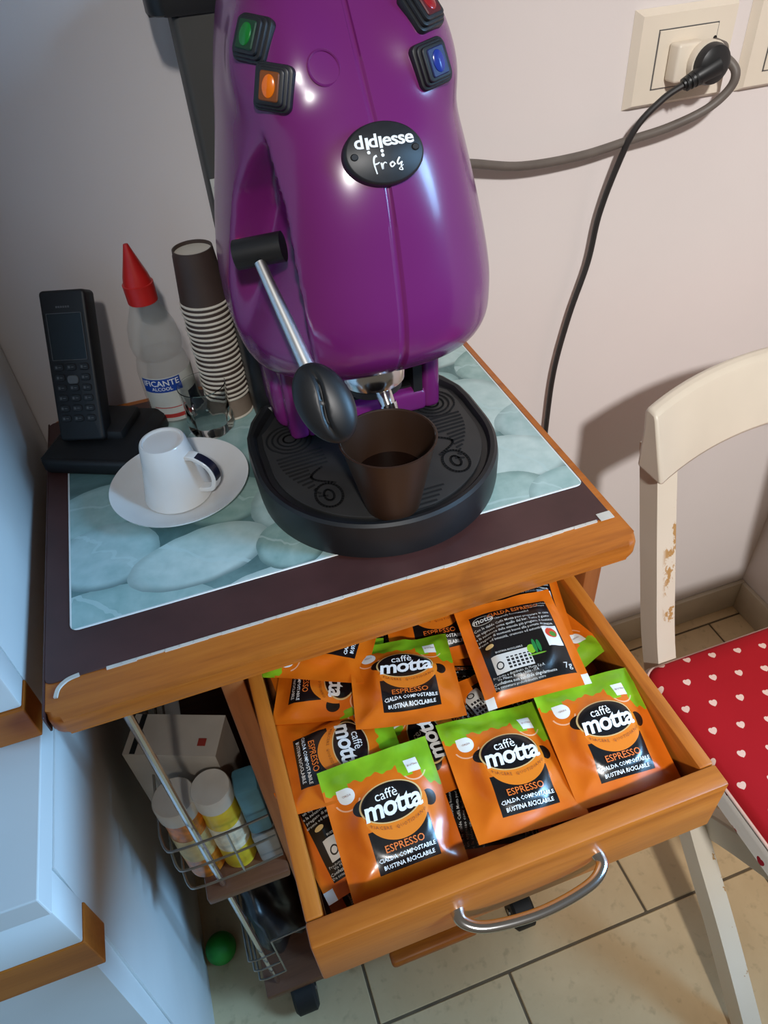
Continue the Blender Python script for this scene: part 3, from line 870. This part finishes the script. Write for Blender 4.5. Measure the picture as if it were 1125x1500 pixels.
for i in range(3): MB().lathe([(.0001, 0), (.0022, 0), (.0022, -.0004), (.0001, -.0004)], 12, M=Matrix.Translation((.600, -.0119, 1.050 + i * .013)) @ Matrix.Rotation(-math.pi / 2, 4, 'X')).part('contact_hole', m_blackm, t)
t = socket('wall_socket', 'cream wall socket plate cut off by the right edge of the photo', .648, .769, 1.018, 1.108)
for i in range(3): MB().lathe([(.0001, 0), (.0022, 0), (.0022, -.0004), (.0001, -.0004)], 12, M=Matrix.Translation((.708, -.0119, 1.050 + i * .013)) @ Matrix.Rotation(-math.pi / 2, 4, 'X')).part('contact_hole', m_blackm, t)
ad = MB().box(.545, .578, -.0300, -.0121, 1.0435, 1.0785, .003, 3)
ad.lathe([(.0001, 0), (.0200, 0), (.0205, .002), (.0205, .009), (.0001, .009)], 32, M=Matrix.Translation((.577, -.0302, 1.0600)) @ Matrix.Rotation(math.pi / 2, 4, 'X'))
ad = ad.solo('plug_adapter', m_sock, (.56, -.0121, 1.0435))
tag(ad, 'cream plug adapter in the wall socket, holding the black plug', 'adapter')
m_cabk = plain('black_cable', lin(38, 36, 36), .5, var=.08)
m_cagr = plain('grey_cable', lin(104, 96, 90), .5, var=.06)
bp = thing('black_plug_cable', 'black plug and thin cable hanging from the socket adapter behind the cart', 'cable', (.577, -.040, 1.06))
MB().lathe([(.0001, .0135), (.0120, .0130), (.0175, .0095), (.0190, .004), (.0190, 0), (.0001, 0)], 32, M=Matrix.Translation((.577, -.0395, 1.0600)) @ Matrix.Rotation(math.pi / 2, 4, 'X')).part('plug_head', m_blackp, bp)
nk = MB().tube([(.580, -.047, 1.0595), (.562, -.047, 1.0525), (.546, -.044, 1.0455)], [.0105, .0085, .0058], 16)
for k in range(4): nk.tube([(.563 - .0045 * k, -.0465, 1.0525 - .0019 * k), (.5608 - .0045 * k, -.0463, 1.0516 - .0019 * k)], .0088 - .0007 * k, 14)
nk.part('strain_relief', m_blackp, bp)
MB().tube(spline([(.548, -.0445, 1.0460), (.530, -.038, 1.0340), (.508, -.030, 1.0080), (.496, -.022, .966), (.486, -.016, .915), (.480, -.015, .860), (.463, -.015, .795), (.450, -.015, .720), (.447, -.015, .640), (.447, -.015, .50), (.44, -.02, .30), (.42, -.03, .02)], 8), .0034, 10).part('cable', m_cabk, bp)
gp = thing('grey_power_cable', 'grey power cable looping from the coffee machine to the wall socket', 'cable', (.597, -.0119, 1.05))
MB().tube(spline([(.604, -.0125, 1.0600), (.606, -.030, 1.0585), (.612, -.040, 1.0480), (.609, -.040, 1.0330), (.590, -.034, 1.0150), (.552, -.026, 1.0010), (.508, -.021, .9935), (.450, -.020, .9865), (.380, -.022, .9880), (.320, -.026, 1.0010), (.27, -.035, 1.012), (.225, -.045, 1.018), (.180, -.065, 1.015), (.150, -.098, 1.010)], 8), .0046, 12).part('cable', m_cagr, gp)
MB().lathe([(.0001, .016), (.008, .016), (.011, .012), (.012, 0), (.0001, 0)], 24, M=Matrix.Translation((.600, -.0120, 1.0640)) @ Matrix.Rotation(math.pi / 2, 4, 'X')).part('plug_head', m_cagr, gp)

# ------------------------------------------------------------------ folding chair with cushion
def chair_paint():
    M = Mat('chipped_cream_paint', .38)
    n = M.noise(30, 5, (1, 1, .45), .7); x, y, z = M.xyz()
    band = (z - .57).ab().step(.12, .04)
    chip = (n + band * .12).step(.63, .66) * (x + .170).step(-.004, .004)
    base = M.ramp(M.noise(6, 3), [(.3, lin(218, 208, 190)), (.7, lin(230, 222, 206))])
    M.color(M.mix(base, lin(186, 146, 92), chip)); M.bump(chip.inv(), .15, .0006)
    return M.m
m_chair = chair_paint()
m_chair2 = plain('cream_paint', lin(226, 217, 200), .36, var=.03, scale=8)
ch = thing('folding_chair', 'cream painted wooden folding chair with chipped left post, right of the cart', 'chair', (.64, -.46, 0))
def slat(pts, w, d):  # a bar following points in the yz plane at x, w along x, d across
    pts = spline(pts, 6); v = []; f = []; n = len(pts)
    for i, p in enumerate(pts):
        t = (pts[min(i + 1, n - 1)] - pts[max(i - 1, 0)]).normalized(); o = t.cross(Vector((1, 0, 0))).normalized()
        for a, b in ((-1, -1), (1, -1), (1, 1), (-1, 1)): v.append(p + Vector((w / 2 * a, 0, 0)) + o * d / 2 * b)
    for i in range(n - 1):
        for k in range(4): f.append((i * 4 + k, i * 4 + (k + 1) % 4, (i + 1) * 4 + (k + 1) % 4, (i + 1) * 4 + k))
    f += [(3, 2, 1, 0), tuple((n - 1) * 4 + k for k in range(4))]
    return [tuple(q) for q in v], f
def rounded(o, w=.003):
    m_ = o.modifiers.new('round', 'BEVEL'); m_.width = w; m_.segments = 2; m_.limit_method = 'ANGLE'; m_.angle_limit = math.radians(40); return o
for x in (.4725, .812):
    rounded(MB().add(*slat([(x, -.2130, .728), (x, -.2240, .692), (x, -.262, .57), (x, -.304, .45), (x, -.372, .330), (x, -.448, .239), (x, -.545, .140), (x, -.652, .020), (x, -.668, .0015)], .026, .034)).part('post_leg', m_chair, ch, True, 30))
for x in (.494, .788):
    rounded(MB().add(*slat([(x, -.660, .418), (x, -.575, .350), (x, -.448, .245), (x, -.35, .118), (x, -.262, .002)], .020, .042)).part('cross_leg', m_chair2, ch, True, 30))
rl = MB(); v = []; f = []
N = 22
for i in range(N + 1):
    s_ = i / N; x = .449 + .384 * s_; bow = .046 * (1 - (2 * s_ - 1) ** 2); rise = .004 * (1 - (2 * s_ - 1) ** 2)
    zt, zb = .781 + rise, .703 + rise * .4
    yt, yb = -.209 + bow, -.243 + bow
    prof = [(yb + .030, zb), (yb - .016, zb + .003), (yt - .020, zt - .006), (yt - .016, zt), (yt - .002, zt + .001), (yt + .003, zt - .006), (yt - .001, (zt + zb) / 2 + .010)]
    v += [(x, a, b) for a, b in prof]
k = 7
for i in range(N):
    for j in range(k): f.append((i * k + j, i * k + (j + 1) % k, (i + 1) * k + (j + 1) % k, (i + 1) * k + j))
f += [tuple(range(k))[::-1], tuple(N * k + j for j in range(k))]
rounded(rl.add(v, f).part('back_rail', m_chair2, ch, True, 50), .004)
MB().prism(rrect(.438, .845, -.690, -.322, .03, 5), .418, .436, .004, 2).part('seat', m_chair2, ch)
MB().tube([(.458, -.448, .242), (.500, -.448, .242)], .004, 10).part('pivot_bolt', m_blackp, ch)
def cushion_mat(name, base, heart, sp, hs_, axes):
    M = Mat(name, .85, spec=.15)
    c = M.xyz(); x, y = c[axes[0]], c[axes[1]]
    ca, sa = math.cos(.18), math.sin(.18)
    u = (x * ca - y * sa) / sp; v = (x * sa + y * ca) / sp
    row = v.floor()
    off = (row * .5).frac()
    fx = ((u + off).frac() - .5) * (sp / hs_); fy = (v.frac() - .5) * (sp / hs_)
    q = fx.sq() + fy.sq() - 1.0
    h = q * q * q - fx.sq() * fy * fy * fy
    w = M.noise(600, 1)
    M.color(M.mix(M.ramp(M.noise(8, 3), [(.3, tuple(k * .92 for k in base[:3]) + (1,)), (.7, base)]), heart, h.lt(0)))
    M.bump(w, .25, .0004)
    return M.m
m_red = cushion_mat('red_heart_cloth', lin(178, 30, 40), lin(242, 208, 196), .033, .0040, (0, 1))
m_whitecl = cushion_mat('white_heart_cloth', lin(226, 220, 212), lin(150, 30, 44), .040, .0046, (1, 2))
cu = thing('seat_cushion', 'red seat cushion with little white hearts on the folding chair', 'cushion', (.640, -.515, .4365))
def pillow(x0, x1, y0, y1, z0, z1, r, nx=40):
    poly = rrect(x0, x1, y0, y1, r, 6); k = len(poly); cx, cy = (x0 + x1) / 2, (y0 + y1) / 2
    rings = [[(cx + (px_ - cx) * s_, cy + (py_ - cy) * s_, z) for px_, py_ in poly] for s_, z in
             ((1.0, z0), (1.0, z0 + .002), (.985, z1 - .004), (.96, z1), (.85, z1 + .004), (.6, z1 + .007), (.3, z1 + .008), (.05, z1 + .008))]
    return rings
CX0, CX1, CY0, CY1 = .431, .85, -.70, -.326
top = pillow(CX0 - .64, CX1 - .64, CY0 + .515, CY1 + .515, .018, .030, .022)
MB().add(*loft(top, True, True)).local('cushion_top', m_red, cu, True, 80)
poly = rrect(CX0 - .64, CX1 - .64, CY0 + .515, CY1 + .515, .022, 8)
r3 = random.Random(7)
jit = [(.0022 * math.sin(i * .9) + .0015 * r3.uniform(-1, 1)) for i in range(len(poly))]
cxx, cyy = (CX0 + CX1) / 2 - .64, (CY0 + CY1) / 2 + .515
def sk(s_, z, j=0, ext=0): return [(cxx + (x - cxx) * (s_ + j * jit[i] * 3), cyy + (y - cyy) * (s_ + j * jit[i] * 3) + (ext if y > cyy + .12 else 0), z + jit[i] * j) for i, (x, y) in enumerate(poly)]
MB().add(*loft([sk(.99, .0175), sk(1.004, .012, .5, .004), sk(1.008, .002, 1, .008), sk(1.010, -.010, 1, .012), sk(1.012, -.016, 1, .014), sk(1.006, -.016, 1, .012), sk(1.0, .0, .5, .004), sk(.98, .012)], False, False)).local('side_frill', m_whitecl, cu, True, 60)
m_pipe = plain('pink_piping', lin(236, 205, 196), .8, var=.03)
pp = [Vector((x, y, .0182)) for x, y in rrect(CX0 - .6405, CX1 - .6395, CY0 + .5145, CY1 + .5155, .022, 8)]
MB().tube(pp + [pp[0]], .0022, 8, cap=False).local('piping', m_pipe, cu)

# ------------------------------------------------------------------ things on the cart's side shelves
def jar(x, y, h, r, label, body, lidc, bandc):
    t = thing('spice_jar', label, 'jar', (x, y, .4405), group='spice jars in the side rack')
    MB().lathe([(.0001, 0), (r * .92, 0), (r, .004), (r, h * .62), (r * .97, h * .66), (r * .97, h - .022), (.0001, h - .022)], 36).local('jar_body', body, t)
    MB().lathe([(.0001, h), (r * 1.0, h), (r * 1.06, h - .002), (r * 1.06, h - .021), (.0001, h - .021)], 36).local('lid', lidc, t)
    MB().lathe([(r * 1.006, h * .30), (r * 1.012, h * .30), (r * 1.012, h * .62), (r * 1.006, h * .62)], 36, closed=True).local('label_band', bandc, t)
m_lid = plain('white_lid', lin(206, 198, 184), .5, var=.03)
m_or = plain('spice_orange', lin(206, 116, 30), .3, var=.25, scale=90)
m_ye = plain('yellow_carton', lin(224, 190, 40), .4, var=.08)
m_band1 = plain('cream_band', lin(200, 170, 110), .5, var=.15, scale=60)
m_band2 = plain('pale_band', lin(224, 206, 176), .5, var=.2, scale=60)
jar(-.1290, -.3560, .147, .0200, 'orange spice jar with a white lid in the cart side rack', m_or, m_lid, m_band1)
jar(-.0935, -.3600, .150, .0185, 'yellow spice jar with a white lid, next to the orange one', m_ye, m_lid, m_band2)
m_card = plain('pale_carton', lin(186, 174, 158), .7, var=.06, scale=20)
bx = thing('carton_box', 'pale cardboard box with a dark edge stripe leaning under the cart top', 'box', (-.1166, -.3010, .4405), (0, 0, math.radians(-22)))
B0 = MB().add(*hexa((-.047, .047, -.0225, .0225, 0), (-.047, .047, -.0225, .0225, .165)))
B0.local('carton', m_card, bx, False)
MB().box(-.0400, -.0345, -.0220, .0220, .1652, .1657).local('edge_stripe', m_blackm, bx, False)
m_redp = plain('red_mark', lin(150, 48, 36), .6, var=.05)
MB().box(.026, .034, -.012, -.004, .1652, .1657).local('red_mark', m_redp, bx, False)
m_bluep = plain('blue_packet', lin(74, 118, 130), .4, var=.15, scale=30)
m_greyp = plain('grey_packet', lin(150, 146, 138), .55, var=.1, scale=25)
pk = thing('food_packet', 'blue and white food packet on the rack shelf beside the jars', 'packet', (-.061, -.364, .4405))
MB().box(-.0735, -.0485, -.380, -.348, .4405, .500, .003).part('packet_lower', m_greyp, pk)
MB().box(-.0730, -.0488, -.378, -.349, .5003, .590, .005).part('packet_upper', m_bluep, pk)
m_bag = plain('black_bag', lin(20, 20, 22), .35, var=.2, scale=20)
bgm = MB()
bm = bmesh.new(); bmesh.ops.create_uvsphere(bm, u_segments=40, v_segments=24, radius=1)
for v in bm.verts:
    x, y, z = v.co
    n_ = 1 + .10 * math.sin(5 * x + 3 * y) + .08 * math.sin(7 * z + 4 * x) + .05 * math.sin(13 * y + 9 * z)
    v.co = Vector((x * .038 * n_, y * .085 * n_, max(-.100, z * .115 * n_)))
bg_ = bgm.bm(bm).solo('black_bag', m_bag, (0, 0, 0), True, 80)
bg_.location = (-.092, -.29, .190)
tag(bg_, 'crumpled black plastic bag on the cart base shelf', 'bag')
# ball on the floor
m_green = plain('green_rubber', lin(34, 140, 40), .5, var=.06)
bl = MB().lathe([(.0230 * math.sin(math.pi * i / 20) + .00005, -.0230 * math.cos(math.pi * i / 20)) for i in range(21)], 36).lathe([(.0231, -.0006), (.0234, 0), (.0231, .0006)], 36).solo('ball', m_green, (0, 0, 0))
bl.location = (-.198, -.295, .0231)
tag(bl, 'small green ball on the floor beside the cart', 'ball')

# ------------------------------------------------------------------ coffee sachets
SW, SH = .080, .086
def pouch_h(u, v, seed):
    """height of the foil above the seal plane at local (u, v) in metres"""
    a = min(SW / 2 - abs(u), SH / 2 - abs(v))
    k = sst(.001, .020, a)
    d = math.hypot(u / .0265, (v + .003) / .0265)
    h = .0046 * k + .0030 * (1 - sst(.80, 1.12, d)) * sst(.0, .012, a)
    rs = seed * 1.7
    w = .0008 * math.sin(60 * u + 90 * v + rs) + .0007 * math.sin(130 * u - 55 * v + 2 * rs) + .0005 * math.sin(220 * v + 40 * u + rs * 3)
    h += w * (1 - sst(.75, 1.1, 1 / max(d, .3) * .8)) * sst(0, .008, a) * .9
    # crimped seal at the top edge, corners lifting
    if v > SH / 2 - .010: h += .0007 * math.sin(190 * u + rs) + .0012 * math.exp(-((u - .006 * math.sin(rs)) / .004) ** 2) * sst(SH / 2 - .010, SH / 2, v)
    h += .004 * math.sin(rs) * (u / SW) ** 2 * 4 * abs(u / SW) + .0022 * math.cos(rs * 1.3) * (v / SH) * abs(v / SH) * 4
    return h
def pouch_mesh(seed, mat):
    NX, NY = 34, 36
    v = []; f = []
    for j in range(NY + 1):
        for i in range(NX + 1):
            u = -SW / 2 + SW * i / NX; w = -SH / 2 + SH * j / NY
            v.append((u, w, pouch_h(u, w, seed)))
    o = len(v)
    for j in range(NY + 1):
        for i in range(NX + 1):
            u = -SW / 2 + SW * i / NX; w = -SH / 2 + SH * j / NY
            a = min(SW / 2 - abs(u), SH / 2 - abs(w))
            v.append((u, w, pouch_h(u, w, seed) - .0003 - .0080 * sst(.0, .02, a)))
    q = lambda i, j: j * (NX + 1) + i
    for j in range(NY):
        for i in range(NX):
            f.append((q(i, j), q(i + 1, j), q(i + 1, j + 1), q(i, j + 1)))
            f.append((o + q(i, j + 1), o + q(i + 1, j + 1), o + q(i + 1, j), o + q(i, j)))
    for i in range(NX):
        f.append((q(i, 0), o + q(i, 0), o + q(i + 1, 0), q(i + 1, 0))); f.append((q(i, NY), q(i + 1, NY), o + q(i + 1, NY), o + q(i, NY)))
    for j in range(NY):
        f.append((q(0, j), q(0, j + 1), o + q(0, j + 1), o + q(0, j))); f.append((q(NX, j), o + q(NX, j), o + q(NX, j + 1), q(NX, j + 1)))
    me = MB().add(v, f).mesh('pouch', smooth=True, angle=70); me.materials.append(mat)
    return me
def front_print():
    M = Mat('sachet_front_print', .27); M.coat(.25, .15)
    x, y, z = M.xyz()
    U = x / SW + .5; V = y * (-1 / SH) + .5          # V from the top
    fin = M.noise(60, 3)
    col = M.ramp(fin, [(.3, lin(206, 98, 14)), (.7, lin(216, 108, 22))])
    wob = (U * 31.).sin() * .012 + (U * 67. + 1.).sin() * .008
    leaf = (U - .90).ab().lt(.075) * V.lt(.34) ; leaf2 = ((U - .72).ab().lt(.06)) * V.lt(.255); leaf3 = ((U - .12).ab().lt(.10)) * V.lt(.235)
    green = (V + wob).lt(.165).mx((V + wob * 3.0).lt(.345) * (U - .93 + wob).ab().lt(.055)).mx(leaf2 * (V + wob * 2.).lt(.25)).mx(leaf3 * (V + wob * 2.).lt(.22))
    gcol = M.ramp(M.noise(35, 3, dist=1.0), [(.3, lin(104, 150, 20)), (.7, lin(142, 186, 34))])
    col = M.mix(col, gcol, green)
    def ell(cx, cy, rx, ry): return ((U - cx) / rx).sq() + ((V - cy) / ry).sq()
    # rings round the tags
    e = ell(.185, .255, .115, .105); col = M.mix(col, lin(240, 190, 150), e.lt(1.0) * e.gt(.80) * V.gt(.29) * .7)
    e = ell(.80, .20, .115, .105); col = M.mix(col, lin(240, 200, 160), e.lt(1.0) * e.gt(.80) * V.gt(.25) * .6)
    # black printed blob behind the oval, and the black cup handle
    col = M.mix(col, lin(28, 18, 12), ell(.30, .375, .10, .065).lt(1.0))
    col = M.mix(col, lin(28, 18, 12), ell(.85, .455, .060, .062).lt(1.0))
    # black label
    lab = V.gt(.56) * V.lt(.865) * (U - .53).ab().lt(.265)
    col = M.mix(col, lin(18, 17, 18), lab)
    # cup bowl
    cup = ell(.545, .43, .285, .245)
    col = M.mix(col, lin(222, 122, 32), cup.lt(1.0) * V.gt(.40))
    # oval emblem
    e = ell(.525, .395, .275, .150)
    col = M.mix(col, lin(206, 176, 120), e.lt(1.0)); col = M.mix(col, lin(90, 50, 20), e.lt(.90) * e.gt(.86)); col = M.mix(col, lin(14, 14, 16), e.lt(.86))
    # white tags
    tagc = ell(.185, .245, .072, .060).lt(1.0).mx((U - .145).ab().lt(.035) * (V - .215).ab().lt(.03))
    col = M.mix(col, lin(226, 224, 216), tagc)
    tq = ((U + (V * -.12) - .775).ab().lt(.058)) * ((V - .185).ab().lt(.052))
    col = M.mix(col, lin(226, 224, 216), tq)
    M.color(col)
    M.bump(M.noise(180, 2), .10, .0004)
    return M.m
def back_print():
    M = Mat('sachet_back_print', .27); M.coat(.25, .15)
    x, y, z = M.xyz()
    U = x / SW + .5; V = y * (-1 / SH) + .5
    col = M.ramp(M.noise(60, 3), [(.3, lin(206, 98, 14)), (.7, lin(216, 108, 22))])
    col = M.mix(col, lin(18, 18, 18), (U - .51).ab().lt(.395) * (V - .50).ab().lt(.385))
    def ell(cx, cy, rx, ry): return ((U - cx) / rx).sq() + ((V - cy) / ry).sq()
    e = ell(.235, .185, .105, .045); col = M.mix(col, lin(200, 196, 186), e.lt(1.0)); col = M.mix(col, lin(14, 14, 16), e.lt(.86))
    # recycling box
    col = M.mix(col, lin(206, 204, 198), (U - .36).ab().lt(.185) * (V - .665).ab().lt(.085))
    st = ((U * 24.).frac().gt(.35)) * ((V * 30.).frac().gt(.3)) * (U - .42).ab().lt(.115) * (V - .675).ab().lt(.055)
    col = M.mix(col, lin(40, 40, 40), st)
    e = ell(.232, .68, .036, .036); col = M.mix(col, lin(40, 40, 40), e.lt(1.0) * e.gt(.45))
    # certification tag
    col = M.mix(col, lin(226, 224, 220), (U - .815).ab().lt(.075) * (V - .515).ab().lt(.105))
    col = M.mix(col, lin(204, 60, 36), ell(.815, .485, .058, .054).lt(1.0)); col = M.mix(col, lin(60, 130, 40), ell(.828, .497, .034, .030).lt(1.0))
    # little trees and bean
    for cx, cy, rx, ry, c in ((.565, .605, .040, .044, (130, 180, 40)), (.605, .585, .018, .070, (36, 120, 60)), (.645, .590, .018, .060, (36, 120, 60)), (.60, .665, .09, .008, (110, 160, 50))):
        col = M.mix(col, lin(*c), ell(cx, cy, rx, ry).lt(1.0))
    col = M.mix(col, lin(220, 190, 130), ell(.20, .475, .040, .022).lt(1.0))
    # white seal corners
    col = M.mix(col, lin(224, 220, 212), V.gt(.905) * U.lt(.085)); col = M.mix(col, lin(224, 220, 212), V.gt(.905) * U.gt(.93))
    M.color(col); M.bump(M.noise(180, 2), .10, .0004)
    return M.m
m_front, m_back = front_print(), back_print()
m_esp = plain('espresso_orange_print', lin(222, 110, 40), .4, var=.04)
m_tiny = plain('grey_white_print', lin(196, 194, 188), .5, var=.03)
m_brown = plain('brown_print', lin(140, 62, 16), .5, var=.03)
def wrap(mb, body, size, U, V, seed, lift=.0007, arc=0.0, **k):
    v, f = text(body, size, **k)
    out = []
    for a, b in v:
        u = (U - .5) * SW + a; w = (.5 - V) * SH + b + arc * a * a
        out.append((u, w, pouch_h(max(-SW/2, min(SW/2, u)), max(-SH/2, min(SH/2, w)), seed) + lift))
    mb.add(out, f)
def front_letters(seed):
    a = MB()
    wrap(a, 'caffè', .0088, .500, .335, seed, res=3)
    wrap(a, 'motta', .0178, .525, .425, seed, res=4, bold=.026, shear=.12, space=.93)
    wrap(a, 'CIALDA COMPOSTABILE', .0036, .53, .775, seed, res=1, bold=.018)
    wrap(a, 'BUSTINA RICICLABILE', .0036, .53, .828, seed, res=1, bold=.018)
    b = MB(); wrap(b, 'ESPRESSO', .0064, .53, .712, seed, res=2, bold=.008)
    c = MB(); wrap(c, 'PIACERE  QUOTIDIANO', .0030, .545, .585, seed, res=1, arc=14.0, space=1.25)
    wrap(c, 'CIALDA', .0017, .185, .245, seed, res=1); wrap(c, 'BUSTINA', .0019, .80, .185, seed, res=1)
    out = []
    for mb, mt, nm in ((a, m_let, 'white_lettering'), (b, m_esp, 'orange_lettering'), (c, m_brown, 'brown_lettering')):
        me = mb.mesh(nm, smooth=False); me.materials.append(mt); out.append((nm, me))
    return out
def back_letters(seed):
    a = MB(); b = MB()
    wrap(b, 'CIALDA ESPRESSO', .0052, .55, .165, seed, res=1, bold=.01)
    wrap(a, 'motta', .0066, .235, .187, seed, res=2, bold=.02, shear=.1)
    wrap(a, 'Universally Recommended', .0026, .52, .212, seed, res=1)
    wrap(a, 'Peso e codice lotto', .0021, .80, .150, seed, res=1); wrap(a, 'da consumarsi', .0021, .80, .178, seed, res=1)
    for i, s_ in enumerate(('Con le cialde Caffè Motta puoi preparare in casa', 'un espresso come quello del bar. Tutto il gusto', 'e la selezione delle miscele più pregiate, il tostato', 'pregiato di momenti buoni alla portata di mano,', 'aroma ed intensità, cremoso ed autentico il gusto.')):
        wrap(a, s_, .0031, .50, .265 + i * .040, seed, res=1, bold=.006)
    wrap(a, 'BUSTINA RICICLABILE', .0022, .36, .560, seed, res=1, bold=.01)
    wrap(a, 'Prodotto e distribuito da Motta S.p.A.', .0026, .38, .775, seed, res=1); wrap(a, 'Via Milano, Roma - Italia - ITA', .0026, .36, .800, seed, res=1)
    wrap(a, 'Confezione non vendibile singolarmente', .0030, .42, .832, seed, res=1, bold=.012); wrap(a, 'Da consumarsi preferibilmente entro', .0026, .36, .862, seed, res=1)
    wrap(a, '7g', .0070, .845, .812, seed, res=2, bold=.008)
    wrap(a, 'CIALDA', .0026, .815, .392, seed, res=1)
    out = []
    for mb, mt, nm in ((a, m_tiny, 'white_lettering'), (b, m_esp, 'orange_lettering')):
        me = mb.mesh(nm, smooth=False); me.materials.append(mt); out.append((nm, me))
    return out
VAR = {}
def variant(face, seed):
    if (face, seed) not in VAR:
        VAR[(face, seed)] = (pouch_mesh(seed, m_front if face == 'f' else m_back), front_letters(seed) if face == 'f' else back_letters(seed))
    return VAR[(face, seed)]
GRP = 'coffee sachets in the open drawer'
def sachet(x, y, z, rz, rx, ry, face, seed, label):
    t = thing('coffee_sachet', label, 'sachet', (x, y, z), (math.radians(rx), math.radians(ry), math.radians(rz)), GRP)
    me, let = variant(face, seed)
    p = obj('pouch', me, None, t)
    for nm, lm in let: obj(nm, lm, None, p)
    return t
# hidden lower layer first, then the pile as it lies
SL = [
    (.030, -.535, .728, -80, 2, 0, 'b', 2, 'back-side sachet at the drawer bottom under the front left sachet'),
    (.115, -.525, .7275, 75, -2, 2, 'b', 3, 'back-side sachet at the drawer bottom between the two front sachets'),
    (.205, -.520, .728, 8, 2, 2, 'f', 1, 'sachet at the drawer bottom under the front right sachet'),
    (.030, -.445, .727, 20, 0, 0, 'b', 2, 'back-side sachet at the drawer bottom by the left side'),
    (.118, -.438, .728, -15, 2, 0, 'b', 3, 'back-side sachet at the drawer bottom in the middle'),
    (.205, -.430, .728, 30, 0, 2, 'b', 2, 'back-side sachet at the drawer bottom by the right side'),
    (.030, -.355, .729, 5, 0, 0, 'f', 1, 'sachet at the drawer bottom deep in the left corner'),
    (.118, -.348, .729, -60, 0, 0, 'f', 4, 'sachet at the drawer bottom deep in the middle'),
    (.203, -.342, .729, -20, 0, 0, 'f', 1, 'sachet at the drawer bottom deep in the right corner'),
    (.020, -.507, .742, 12, 4, 4, 'b', 2, 'back-side sachet with a green corner squeezed at the left front of the drawer'),
    (.155, -.470, .745, -78, 2, 0, 'b', 3, 'striped black back-side sachet under the big black one'),
    (.098, -.477, .748, 92, 2, 0, 'f', 4, 'sideways sachet half hidden between the sideways left one and the middle ones'),
    (.036, -.4020, .7555, -108, 4, -6, 'f', 1, 'sideways sachet at the back left, partly under the cart top'),
    (.040, -.372, .768, 60, -4, 4, 'f', 4, 'sachet with only its green corner showing at the back left under the cart top'),
    (.135, -.372, .752, -10, 4, 0, 'f', 1, 'sachet with only its label end peeking out under the cart top, middle of the drawer'),
    (.203, -.392, .764, -14, 4, -3, 'b', 3, 'black back-side sachet peeking out behind the big black one'),
    (.2045, -.425, .752, 196, 4, 6, 'f', 4, 'sachet with its green end forward at the drawer right side'),
    (.0250, -.4680, .7620, -94, 3, -9, 'f', 4, 'sideways sachet along the left side of the drawer, logo reading downwards'),
    (.0875, -.4346, .7740, -12, -8, 1, 'f', 1, 'upright orange and green sachet at the back left of the middle, logo fully visible'),
    (.1800, -.4437, .7830, -6, 5, -3, 'b', 3, 'black back-side sachet with small white print lying on top at the back right'),
    (.2080, -.5235, .7640, -2, 15, 5, 'f', 2, 'upright orange and green sachet in the front right corner of the drawer'),
    (.1330, -.5230, .7640, -2, 8, 7, 'f', 4, 'upright orange and green sachet in the front middle of the drawer'),
    (.0450, -.5260, .7620, 0, 19, 0, 'f', 3, 'upright orange and green sachet at the front left, its bottom edge hidden'),
]
for a in SL: sachet(*a)
